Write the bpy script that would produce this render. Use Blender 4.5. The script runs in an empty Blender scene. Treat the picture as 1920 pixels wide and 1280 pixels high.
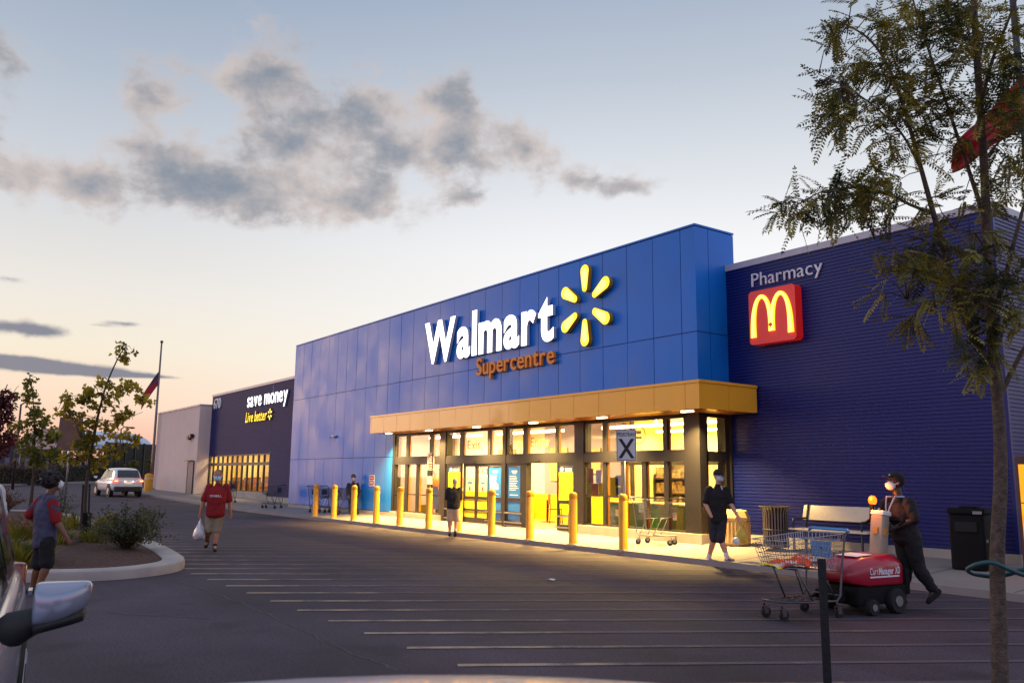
import bpy, math, random
from math import sin, cos, pi, radians, sqrt, atan2, exp
from mathutils import Vector as V, Matrix, noise as mnoise
random.seed(7)
scn = bpy.context.scene
COL = scn.collection
R = random.uniform

# ---------------------------------------------------------------- survey of the place
F, YAW, PIT, ROL, H = 1591.7, -.9452, .1585, .0111, 1.65      # where the photographer stood
_fw = V((sin(YAW)*cos(PIT), cos(YAW)*cos(PIT), sin(PIT)))
_r = V((cos(YAW), -sin(YAW), 0)); _u = _r.cross(_fw)
_R2 = _r*cos(ROL)+_u*sin(ROL); _U2 = -_r*sin(ROL)+_u*cos(ROL)
EYE = V((0, 0, H))
def ray(x, y): return (_fw*F+_R2*(x-960)-_U2*(y-640)).normalized()
def G(x, y, z=0.):
    d = ray(x, y); return EYE+d*((z-H)/d.z)
def WY(x, y, Y):
    d = ray(x, y); return EYE+d*(Y/d.y)
def WX(x, y, X):
    d = ray(x, y); return EYE+d*(X/d.x)
def VP(x, y, ref, d=0.):                                        # point on the upright plane through ref that faces the road
    h = V((ref[0], ref[1], 0)); D = h.length; h.normalize(); r = ray(x, y)
    return EYE+r*((D-d)/(r.x*h.x+r.y*h.y))
def smooth(t): t = max(0, min(1, t)); return t*t*(3-2*t)
def zg(X, Y=0): return .013*max(0, min(60, -X-38))             # the lot rises a little towards the far end
def zs(X, Y): return zg(X)+.11+.17*max(0, min(1, (Y-13.05)/2.85))

# ---------------------------------------------------------------- materials
def S(r, g, b):
    f = lambda c: (c/255/12.92 if c <= 10 else ((c/255+.055)/1.055)**2.4)
    return (f(r), f(g), f(b))
MATS = {}
def M(name, col, rough=.6, metal=0., var=.12, vs=6., bump=0., bs=60., coat=0., emit=None, es=0., spec=.5, trans=0., rvar=0.):
    m = bpy.data.materials.new(name); m.use_nodes = True; nt = m.node_tree; N = nt.nodes; L = nt.links
    p = N['Principled BSDF']
    p.inputs['Base Color'].default_value = (*col, 1); p.inputs['Roughness'].default_value = rough; p.inputs['Metallic'].default_value = metal
    p.inputs['Coat Weight'].default_value = coat; p.inputs['Coat Roughness'].default_value = .06
    p.inputs['Specular IOR Level'].default_value = spec; p.inputs['Transmission Weight'].default_value = trans
    tc = N.new('ShaderNodeTexCoord')
    if var or rvar:
        n = N.new('ShaderNodeTexNoise'); n.inputs['Scale'].default_value = vs; n.inputs['Detail'].default_value = 5
        L.new(tc.outputs['Object'], n.inputs['Vector'])
        mx = N.new('ShaderNodeMix'); mx.data_type = 'RGBA'; mx.inputs[0].default_value = 1
        mx.inputs['A'].default_value = (*[max(0, c*(1-var)) for c in col], 1); mx.inputs['B'].default_value = (*[min(1, c*(1+var)) for c in col], 1)
        mr = N.new('ShaderNodeMapRange'); mr.inputs[1].default_value = .32; mr.inputs[2].default_value = .68
        L.new(n.outputs['Fac'], mr.inputs[0]); L.new(mr.outputs[0], mx.inputs[0]); L.new(mx.outputs['Result'], p.inputs['Base Color'])
        if rvar:
            r2 = N.new('ShaderNodeMapRange'); r2.inputs[1].default_value = .3; r2.inputs[2].default_value = .7; r2.inputs[3].default_value = rough-rvar; r2.inputs[4].default_value = rough+rvar
            L.new(n.outputs['Fac'], r2.inputs[0]); L.new(r2.outputs[0], p.inputs['Roughness'])
    if bump:
        b = N.new('ShaderNodeBump'); b.inputs['Strength'].default_value = bump; b.inputs['Distance'].default_value = .02
        n2 = N.new('ShaderNodeTexNoise'); n2.inputs['Scale'].default_value = bs; n2.inputs['Detail'].default_value = 4
        L.new(tc.outputs['Object'], n2.inputs['Vector']); L.new(n2.outputs['Fac'], b.inputs['Height']); L.new(b.outputs[0], p.inputs['Normal'])
    if emit:
        p.inputs['Emission Color'].default_value = (*emit, 1); p.inputs['Emission Strength'].default_value = es
    MATS[name] = m; return m
def leafmat(name, a, b, tr=.45):
    m = bpy.data.materials.new(name); m.use_nodes = True; nt = m.node_tree; N = nt.nodes; L = nt.links
    p = N['Principled BSDF']; p.inputs['Roughness'].default_value = .55
    oi = N.new('ShaderNodeTexNoise'); oi.inputs['Scale'].default_value = 2.3; oi.inputs['Detail'].default_value = 6
    tc = N.new('ShaderNodeTexCoord'); L.new(tc.outputs['Object'], oi.inputs['Vector'])
    cr = N.new('ShaderNodeValToRGB'); cr.color_ramp.elements[0].position = .38; cr.color_ramp.elements[1].position = .62
    cr.color_ramp.elements[0].color = (*a, 1); cr.color_ramp.elements[1].color = (*b, 1)
    L.new(oi.outputs['Fac'], cr.inputs[0]); L.new(cr.outputs[0], p.inputs['Base Color'])
    t = N.new('ShaderNodeBsdfTranslucent'); L.new(cr.outputs[0], t.inputs['Color'])
    mx = N.new('ShaderNodeMixShader'); mx.inputs[0].default_value = tr
    L.new(p.outputs[0], mx.inputs[1]); L.new(t.outputs[0], mx.inputs[2]); L.new(mx.outputs[0], N['Material Output'].inputs['Surface'])
    MATS[name] = m; return m
def glassmat(name, tint=(1, 1, 1), refl=1.0):
    m = bpy.data.materials.new(name); m.use_nodes = True; nt = m.node_tree; N = nt.nodes; L = nt.links
    N.remove(N['Principled BSDF'])
    t = N.new('ShaderNodeBsdfTransparent'); t.inputs[0].default_value = (*tint, 1)
    g = N.new('ShaderNodeBsdfGlossy'); g.inputs['Roughness'].default_value = .03
    f = N.new('ShaderNodeFresnel'); f.inputs[0].default_value = 1.5
    mu = N.new('ShaderNodeMath'); mu.operation = 'MULTIPLY'; mu.inputs[1].default_value = refl; L.new(f.outputs[0], mu.inputs[0])
    mx = N.new('ShaderNodeMixShader'); L.new(mu.outputs[0], mx.inputs[0]); L.new(t.outputs[0], mx.inputs[1]); L.new(g.outputs[0], mx.inputs[2])
    L.new(mx.outputs[0], N['Material Output'].inputs['Surface']); MATS[name] = m; return m

# ---------------------------------------------------------------- mesh builder
class MB:
    def __init__(s): s.v = []; s.f = []; s.mi = []; s.m = 0
    def add(s, vs, fs):
        b = len(s.v); s.v.extend([tuple(p) for p in vs])
        for f in fs: s.f.append([b+i for i in f]); s.mi.append(s.m)
        return s
    def box(s, x0, x1, y0, y1, z0, z1, mtx=None):
        vs = [V((x, y, z)) for z in (z0, z1) for y in (y0, y1) for x in (x0, x1)]
        if mtx is not None: vs = [mtx @ p for p in vs]
        return s.add(vs, [(0, 2, 3, 1), (4, 5, 7, 6), (0, 1, 5, 4), (2, 6, 7, 3), (0, 4, 6, 2), (1, 3, 7, 5)])
    def rbox(s, x0, x1, y0, y1, z0, z1, r, mtx=None, seg=3):       # a box with rounded upright edges and eased top
        pts = []
        for cx, cy, a0 in ((x1-r, y1-r, 0), (x0+r, y1-r, pi/2), (x0+r, y0+r, pi), (x1-r, y0+r, 3*pi/2)):
            for i in range(seg+1):
                a = a0+pi/2*i/seg; pts.append((cx+r*cos(a), cy+r*sin(a)))
        cx, cy = (x0+x1)/2, (y0+y1)/2; e = min(r*.5, (z1-z0)*.3)
        def ring(z, k): return [V((cx+(p[0]-cx)*(1-k/(abs(x1-x0)/2)), cy+(p[1]-cy)*(1-k/(abs(y1-y0)/2)), z)) for p in pts]
        rings = [ring(z0, e*.6), ring(z0+e*.6, 0), ring(z1-e, 0), ring(z1-e*.3, e*.3), ring(z1, e)]
        return s.loft(rings, mtx=mtx)
    def loft(s, rings, cap=True, mtx=None, closed=True):
        n = len(rings[0]); vs = [p for r_ in rings for p in r_]
        if mtx is not None: vs = [mtx @ V(p) for p in vs]
        fs = []
        for i in range(len(rings)-1):
            for j in range(n if closed else n-1):
                k = (j+1) % n; fs.append((i*n+j, i*n+k, (i+1)*n+k, (i+1)*n+j))
        if cap: fs.append(tuple(range(n-1, -1, -1))); fs.append(tuple((len(rings)-1)*n+j for j in range(n)))
        return s.add(vs, fs)
    def tube(s, pts, rad, seg=8, round_ends=False, lat=None):
        pts = [V(p) for p in pts]
        if not isinstance(rad, (list, tuple)): rad = [rad]*len(pts)
        rings = []; prev = None
        for i, p in enumerate(pts):
            t = (pts[min(i+1, len(pts)-1)]-pts[max(i-1, 0)])
            if t.length < 1e-9: t = V((0, 0, 1))
            t.normalize()
            if prev is None:
                a = V(lat) if lat is not None else (V((0, 0, 1)) if abs(t.z) < .9 else V((1, 0, 0)))
            else: a = prev
            a = a-t*a.dot(t)
            if a.length < 1e-6: a = t.orthogonal()
            a.normalize(); prev = a; b = t.cross(a)
            r_ = rad[i]; ra, rb = (r_ if isinstance(r_, (tuple, list)) else (r_, r_))
            rings.append([p+a*(ra*cos(2*pi*j/seg))+b*(rb*sin(2*pi*j/seg)) for j in range(seg)])
            if round_ends and i in (0, len(pts)-1):
                rr = (ra+rb)/2; sg = -1 if i == 0 else 1
                ex = []
                for q in (.5, .8, .97):
                    c = sqrt(1-q*q); ex.append([p+t*(sg*rr*q)+a*(ra*c*cos(2*pi*j/seg))+b*(rb*c*sin(2*pi*j/seg)) for j in range(seg)])
                if i == 0: rings = ex[::-1]+rings
                else: rings += ex
        return s.loft(rings)
    def ell(s, c, ax, seg=14, rows=9):                             # ellipsoid: centre, three half-axis vectors
        c = V(c); rings = []
        for i in range(1, rows):
            t = pi*i/rows-pi/2
            rings.append([c+V(ax[0])*(cos(t)*cos(2*pi*j/seg))+V(ax[1])*(cos(t)*sin(2*pi*j/seg))+V(ax[2])*sin(t) for j in range(seg)])
        return s.loft(rings)
    def prism(s, poly, depth, mtx):                                # polygon in local x,y pushed along local z
        n = len(poly)
        vs = [mtx @ V((x, y, 0)) for x, y in poly]+[mtx @ V((x, y, depth)) for x, y in poly]
        return s.add(vs, [tuple(range(n-1, -1, -1)), tuple(range(n, 2*n))]+[(i, (i+1) % n, n+(i+1) % n, n+i) for i in range(n)])
    def lathe(s, prof, seg=20, c=(0, 0, 0)):
        c = V(c); return s.loft([[c+V((r_*cos(2*pi*j/seg), r_*sin(2*pi*j/seg), z)) for j in range(seg)] for r_, z in prof])
    def build(s, name, mat, parent=None, sm=False, auto=None):
        me = bpy.data.meshes.new(name); me.from_pydata(s.v, [], s.f)
        ms = mat if isinstance(mat, (list, tuple)) else [mat]
        for m in ms: me.materials.append(m)
        me.polygons.foreach_set('material_index', s.mi)
        if sm: me.polygons.foreach_set('use_smooth', [True]*len(s.f))
        me.update()
        o = bpy.data.objects.new(name, me); COL.objects.link(o)
        if auto is not None:
            me.polygons.foreach_set('use_smooth', [True]*len(s.f)); me.set_sharp_from_angle(angle=radians(auto))
        if parent: put(o, parent)
        return o
def put(o, parent):
    o.parent = parent; o.matrix_parent_inverse = parent.matrix_basis.inverted()
def bake(o, mods):                                                 # runs modifiers once, keeps the result as plain mesh
    for t, kw in mods:
        m = o.modifiers.new(t, t)
        for k, v in kw.items(): setattr(m, k, v)
    dg = bpy.context.evaluated_depsgraph_get(); dg.update()
    me = bpy.data.meshes.new_from_object(o.evaluated_get(dg)); old = o.data
    o.modifiers.clear(); o.data = me; bpy.data.meshes.remove(old); return o
def shade(o, sm=True): o.data.polygons.foreach_set('use_smooth', [sm]*len(o.data.polygons)); o.data.update(); return o
def thing(name, label, cat, loc=(0, 0, 0), group=None, rz=0):
    o = bpy.data.objects.new(name, None); COL.objects.link(o); o.location = loc; o.rotation_euler = (0, 0, rz); o.empty_display_size = .2
    o.matrix_basis = Matrix.Translation(V(loc)) @ Matrix.Rotation(rz, 4, 'Z')
    return tag(o, label, cat, group)
def tag(o, label, cat, group=None):
    o['label'] = label; o['category'] = cat
    if group: o['group'] = group
    return o
def struct(o): o['kind'] = 'structure'; return o
def stuff(o): o['kind'] = 'stuff'; return o
def dup(root, loc, rz=0., label=None):
    r_ = root.copy(); COL.objects.link(r_); r_.location = loc; r_.rotation_euler = (0, 0, rz)
    if label: r_['label'] = label
    for ch in list(root.children):
        c = ch.copy(); COL.objects.link(c); c.parent = r_; c.matrix_parent_inverse = ch.matrix_parent_inverse.copy()
        for g in list(ch.children):
            d = g.copy(); COL.objects.link(d); d.parent = c; d.matrix_parent_inverse = g.matrix_parent_inverse.copy()
    return r_
def frame(o, ex, ey, ez):                                          # matrix from origin and axes
    m = Matrix.Identity(4)
    for i, e in enumerate((ex, ey, ez)):
        for k in range(3): m[k][i] = e[k]
    for k in range(3): m[k][3] = o[k]
    return m
WALL = lambda x, y, z: frame((x, y, z), (1, 0, 0), (0, 0, 1), (0, -1, 0))     # local x along the front, y up, z out to the road

_tc = {}
def glyph(ch, ext, off, shear=0.):
    k = (ch, ext, off, shear)
    if k not in _tc:
        c = bpy.data.curves.new('t', 'FONT'); c.body = ch; c.size = 1; c.extrude = ext; c.offset = off; c.shear = shear; c.resolution_u = 4
        o = bpy.data.objects.new('t', c); COL.objects.link(o)
        dg = bpy.context.evaluated_depsgraph_get(); dg.update()
        me = bpy.data.meshes.new_from_object(o.evaluated_get(dg))
        _tc[k] = ([tuple(v.co) for v in me.vertices], [tuple(p.vertices) for p in me.polygons])
        bpy.data.objects.remove(o); bpy.data.curves.remove(c); bpy.data.meshes.remove(me)
    return _tc[k]
def text_layout(txt, ext=.05, off=0., gap=.09, shear=0., space=.3):
    x = 0; out = []
    for ch in txt:
        if ch == ' ': x += space; continue
        vs, fs = glyph(ch, ext, off, shear); x0 = min(v[0] for v in vs); x1 = max(v[0] for v in vs)
        out.append((ch, x-x0, vs, fs)); x += x1-x0+gap
    return out, x-gap
def letter_mesh(b, pv, fs, two):
    n0 = len(b.v); b.v.extend([tuple(p) for p in pv])
    zs0 = two[1]
    for f in fs:
        b.f.append([n0+i for i in f]); b.mi.append(0 if (not two[0] or all(zs0[i] > .4 for i in f)) else 1)
def writing(txt, mtx, width, cap, mat, name='lettering', parent=None, ext=.02, off=0., gap=.09, shear=0., each=None, thick=None):
    """words laid on a plane; one mesh, or one part per letter"""
    lay, w = text_layout(txt, .5, off, gap, shear); sx = width/w; sy = cap/.70; t = thick if thick is not None else ext; res = []
    mb = MB()
    for ch, dx, vs, fs in lay:
        pv = [mtx @ V(((v[0]+dx)*sx, v[1]*sy, (v[2]+.5)*t)) for v in vs]
        b = MB() if each else mb
        letter_mesh(b, pv, fs, (isinstance(mat, (list, tuple)), [v[2] for v in vs]))
        if each: res.append(b.build(each, mat, parent))
    if not each: return mb.build(name, mat, parent)
    return res

# ---------------------------------------------------------------- sky
SUN_AZ, SUN_EL = radians(-118), radians(1.5)
def build_world():
    w = bpy.data.worlds.new('World'); scn.world = w; w.use_nodes = True; nt = w.node_tree; N = nt.nodes; L = nt.links
    bg = N['Background']
    tc = N.new('ShaderNodeTexCoord'); nrm = N.new('ShaderNodeVectorMath'); nrm.operation = 'NORMALIZE'; L.new(tc.outputs['Generated'], nrm.inputs[0])
    D = nrm.outputs[0]
    def m(op, a, b=None, c=None, cl=False):
        n = N.new('ShaderNodeMath'); n.operation = op; n.use_clamp = cl
        for i, q in enumerate((a, b, c)):
            if q is None: continue
            if isinstance(q, (int, float)): n.inputs[i].default_value = q
            else: L.new(q, n.inputs[i])
        return n.outputs[0]
    def dot(vec):
        n = N.new('ShaderNodeVectorMath'); n.operation = 'DOT_PRODUCT'; L.new(D, n.inputs[0]); n.inputs[1].default_value = vec; return n.outputs['Value']
    sep = N.new('ShaderNodeSeparateXYZ'); L.new(D, sep.inputs[0]); z = sep.outputs[2]
    el = m('ARCSINE', z)
    C0 = radians(-54)                                            # bearings are counted from here
    az = m('ARCTAN2', dot((cos(C0), -sin(C0), 0)), dot((sin(C0), cos(C0), 0)))
    def ramp(fac, stops):
        n = N.new('ShaderNodeValToRGB'); e = n.color_ramp.elements
        for i, (p, c) in enumerate(stops):
            q = e[i] if i < 2 else e.new(p)
            q.position = p; q.color = (*c, 1)
        L.new(fac, n.inputs[0]); return n.outputs[0]
    def mix(f, a, b, mode='MIX'):
        n = N.new('ShaderNodeMix'); n.data_type = 'RGBA'; n.blend_type = mode
        for k, q in ((0, f), ('A', a), ('B', b)):
            i = n.inputs[k]
            if isinstance(q, (int, float)): i.default_value = q
            elif isinstance(q, tuple): i.default_value = (*q, 1)
            else: L.new(q, i)
        return n.outputs['Result']
    def mr(x, a, b, c=0., d=1., sm=True):
        n = N.new('ShaderNodeMapRange'); n.interpolation_type = 'SMOOTHSTEP' if sm else 'LINEAR'
        L.new(x, n.inputs[0])
        for i, q in enumerate((a, b, c, d)): n.inputs[i+1].default_value = q
        return n.outputs[0]
    e90 = m('MULTIPLY', el, 2/pi)                                 # 0 horizon .. 1 zenith
    def deg(d): return d/90
    west = ramp(e90, [(0, S(214, 146, 146)), (deg(1.5), S(246, 182, 160)), (deg(4), S(252, 220, 194)), (deg(7.5), S(246, 234, 214)), (deg(11), S(236, 231, 224)), (deg(17), S(212, 215, 221)), (deg(24), S(180, 191, 206)), (deg(31), S(152, 168, 192)), (deg(45), S(116, 138, 170)), (1, S(84, 106, 146))])
    north = ramp(e90, [(0, S(255, 236, 218)), (deg(5), S(255, 246, 236)), (deg(10), S(253, 250, 246)), (deg(15), S(247, 247, 249)), (deg(20), S(224, 228, 234)), (deg(26), S(192, 201, 214)), (deg(33), S(160, 175, 198)), (deg(45), S(120, 142, 176)), (1, S(84, 106, 146))])
    back = ramp(e90, [(0, S(176, 132, 140)), (deg(5), S(196, 158, 164)), (deg(12), S(166, 170, 190)), (deg(24), S(142, 166, 194)), (deg(50), S(132, 156, 186)), (1, S(120, 142, 176))])
    back = mix(1., back, ramp(e90, [(0, (1, 1, 1)), (deg(14), (1, 1, 1)), (deg(32), (.62, .62, .62)), (1, (.55, .55, .55))]), 'MULTIPLY')
    back = mix(1., back, (2.15, 2.1, 2.18), 'MULTIPLY')
    sky = mix(mr(az, radians(-30), radians(8)), west, north)
    aaz = m('ABSOLUTE', az)
    sky = mix(mr(aaz, radians(58), radians(125)), sky, back)
    sky = mix(mr(el, radians(34), radians(55)), sky, (.5, .55, .72))
    # ---- clouds: soft lumps broken up by fractal noise, fixed to the sky by bearing and height
    comb = N.new('ShaderNodeCombineXYZ'); L.new(az, comb.inputs[0]); L.new(m('MULTIPLY', el, 1.35), comb.inputs[1])
    def noise(scale, detail, off, dist=0., rough=.55):
        mp = N.new('ShaderNodeMapping'); mp.inputs['Location'].default_value = off; L.new(comb.outputs[0], mp.inputs[0])
        n = N.new('ShaderNodeTexNoise'); n.inputs['Scale'].default_value = scale; n.inputs['Detail'].default_value = detail; n.inputs['Distortion'].default_value = dist; n.inputs['Roughness'].default_value = rough
        L.new(mp.outputs[0], n.inputs['Vector']); return n.outputs['Fac']
    n1 = noise(22, 9, (3.1, 1.7, 0), .15, .6); n2 = noise(9, 5, (9.3, 4.2, 0), .2)
    blobs = [(285, 180, 62, 60, 1.15), (505, 130, 66, 70, 1.25), (500, 195, 50, 40, .9), (425, 160, 50, 36, .7), (165, 350, 95, 52, 1.15), (330, 320, 85, 50, 1.0), (440, 335, 110, 55, .95), (545, 275, 85, 52, 1.0),
             (600, 372, 130, 42, .8), (690, 205, 70, 62, 1.25), (842, 185, 60, 42, 1.25), (765, 290, 110, 52, .95), (866, 258, 64, 66, 1.05), (985, 280, 48, 46, 1.15), (1085, 338, 74, 24, 1.0),
             (1175, 350, 60, 16, .9), (510, 392, 220, 30, .6), (872, 372, 50, 20, .95), (700, 350, 50, 36, .9), (15, 112, 60, 40, .8), (-10, 245, 40, 60, .9), (15, 340, 70, 40, .8), (600, 215, 40, 26, .7), (260, 275, 60, 26, .5)]
    tot = None
    def angles(px, py):
        d = ray(px, py); a = atan2(d.x*cos(C0)-d.y*sin(C0), d.x*sin(C0)+d.y*cos(C0)); return a, math.asin(d.z)
    def blob(px, py, rx, ry, wt):
        a, e = angles(px, py); a2, _ = angles(px+rx, py); _, e2 = angles(px, py-ry)
        mp = N.new('ShaderNodeMapping'); mp.vector_type = 'TEXTURE'; L.new(comb.outputs[0], mp.inputs[0])
        mp.inputs['Location'].default_value = (a, e*1.35, 0); mp.inputs['Scale'].default_value = ((a2-a)*2.2, (e2-e)*1.35*2.2, 1)
        gt = N.new('ShaderNodeTexGradient'); gt.gradient_type = 'QUADRATIC_SPHERE'; L.new(mp.outputs[0], gt.inputs[0])
        return m('MULTIPLY', gt.outputs['Fac'], wt)
    for b in blobs:
        q = blob(*b); tot = q if tot is None else m('ADD', tot, q)
    tot = m('MINIMUM', tot, 1.25)
    dens = m('ADD', m('MULTIPLY', tot, 1.15), m('MULTIPLY', m('SUBTRACT', n1, .5), 2.5))
    cov = m('MULTIPLY', mr(dens, .10, .98), m('MINIMUM', m('MULTIPLY', tot, 5.), 1.))
    lit = mr(m('ADD', m('MULTIPLY', n2, .8), m('MULTIPLY', dens, .28)), .42, .95)
    ccol = mix(lit, S(210, 196, 190), S(120, 132, 148))
    sky = mix(m('MULTIPLY', cov, .88), sky, ccol)
    # long dark bars low in the west
    bars = None
    for b in [(20, 612, 95, 19, 1.2), (90, 622, 40, 10, .8), (235, 607, 60, 7, .8), (175, 609, 40, 4, .5), (0, 674, 110, 13, 1.2), (60, 684, 120, 14, 1.25), (140, 693, 100, 11, 1.1), (215, 701, 90, 7, 1.), (290, 706, 60, 4, .7), (15, 522, 40, 10, .7)]:
        q = blob(*b); bars = q if bars is None else m('ADD', bars, q)
    bd = m('ADD', m('MINIMUM', bars, 1.2), m('MULTIPLY', m('SUBTRACT', noise(30, 6, (1, 7, 0), .1), .5), 1.2))
    bc = m('MULTIPLY', mr(bd, .3, 1.0), m('MINIMUM', m('MULTIPLY', bars, 3.), 1.))
    sky = mix(m('MULTIPLY', bc, .9), sky, S(112, 118, 140))
    # thin physical sky on top of the dusk colours
    ns = N.new('ShaderNodeTexSky'); ns.sky_type = 'NISHITA'; ns.sun_disc = False; ns.sun_elevation = SUN_EL; ns.sun_rotation = SUN_AZ; ns.altitude = 180; ns.dust_density = 1.5
    add = mix(1., sky, mix(1., ns.outputs[0], (.012, .012, .012), 'MULTIPLY'), 'ADD')
    grd = mr(z, -.05, 0.0)
    out = mix(grd, (.05, .045, .05), add)
    L.new(out, bg.inputs[0]); bg.inputs[1].default_value = 1.0
    w.cycles.sampling_method = 'MANUAL'; w.cycles.sample_map_resolution = 512
build_world()
sl = bpy.data.lights.new('sun', 'SUN'); sl.energy = .5; sl.angle = radians(16); sl.color = (1, .62, .42)
so = bpy.data.objects.new('sun', sl); COL.objects.link(so)
so.rotation_euler = V((-sin(SUN_AZ)*cos(.06), -cos(SUN_AZ)*cos(.06), -sin(.06))).to_track_quat('-Z', 'Y').to_euler()

# ---------------------------------------------------------------- camera
cd = bpy.data.cameras.new('camera'); cam = bpy.data.objects.new('camera', cd); COL.objects.link(cam); scn.camera = cam
cd.sensor_width = 23.5; cd.lens = 23.5*F/1920; cd.clip_end = 3000; cd.clip_start = .05
cam.matrix_world = frame(EYE, _R2, _U2, -_fw)
cd.dof.use_dof = True; cd.dof.focus_distance = 22; cd.dof.aperture_fstop = 4.5
scn.view_settings.view_transform = 'Standard'; scn.view_settings.look = 'None'; scn.view_settings.exposure = 0; scn.view_settings.gamma = 1
scn.cycles.use_denoising = True; scn.cycles.max_bounces = 7; scn.cycles.transparent_max_bounces = 16; scn.cycles.sample_clamp_indirect = 6
scn.cycles.caustics_reflective = False; scn.cycles.caustics_refractive = False

# ---------------------------------------------------------------- shared materials
BLUE = M('blue_panel', S(16, 118, 216), .42, var=.08, vs=.7, coat=.06, rvar=.08, spec=.33)
BLUE.node_tree.nodes['Principled BSDF'].inputs['Coat Roughness'].default_value = .16
SEAM = M('seam', S(14, 28, 70), .8, var=0)
ORANGE = M('orange_panel', S(255, 182, 44), .38, var=.05, vs=.7, coat=.25)
ORSEAM = M('orange_seam', S(130, 74, 10), .8, var=0)
NAVY = M('navy_ribbed', S(9, 25, 106), .42, metal=.1, var=.08, vs=.6, rvar=.06)
NAVYD = M('navy_dark', S(40, 44, 100), .6, var=.12, vs=.5, spec=.2)
CAP = M('parapet_cap', S(188, 186, 196), .4, var=.05)
GREYP = M('grey_precast', S(226, 204, 192), .8, var=.05, vs=.8, bump=.15, bs=30)
CONC = M('concrete', S(172, 164, 152), .85, var=.14, vs=1.4, bump=.25, bs=45)
BRONZE = M('bronze_frame', S(40, 37, 39), .45, metal=.3, var=.06)
GLASS = glassmat('window_glass'); GLASSD = glassmat('door_glass', (.93, .95, .97))
WHITE_E = M('lit_white', (.9, .9, .9), .5, var=0, emit=(1, .99, .97), es=2.3)
YEL_E = M('lit_yellow', (.8, .55, .02), .5, var=0, emit=(1, .72, .03), es=1.5)
YEL_RIM = M('lit_yellow_core', (.8, .6, .1), .5, var=0, emit=(1, .88, .22), es=1.5)
YELSIDE = M('yellow_return', S(190, 140, 20), .5, var=0)
RETURN = M('sign_return', S(200, 205, 215), .5, var=0)
ORRET = M('orange_letter', S(240, 142, 40), .5, var=.04)
PALE = M('pale_letter', S(236, 236, 240), .5, var=.03)
YELLOW = M('safety_yellow', S(226, 156, 4), .45, var=.1, vs=4, coat=.15, bump=.1, bs=90)
BLACK = M('black_paint', S(26, 25, 27), .5, var=.2)
RUBBER = M('rubber', S(22, 21, 22), .8, var=.2)
CHROME = M('chrome_wire', S(170, 170, 175), .3, metal=.85, var=.1)
GALV = M('galvanised', S(140, 140, 142), .45, metal=.7, var=.12, vs=12)
DKWIRE = M('dark_wire', S(70, 72, 84), .4, metal=.6, var=.1)
WHITEP = M('white_paint', S(225, 225, 225), .5, var=.03)

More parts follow.
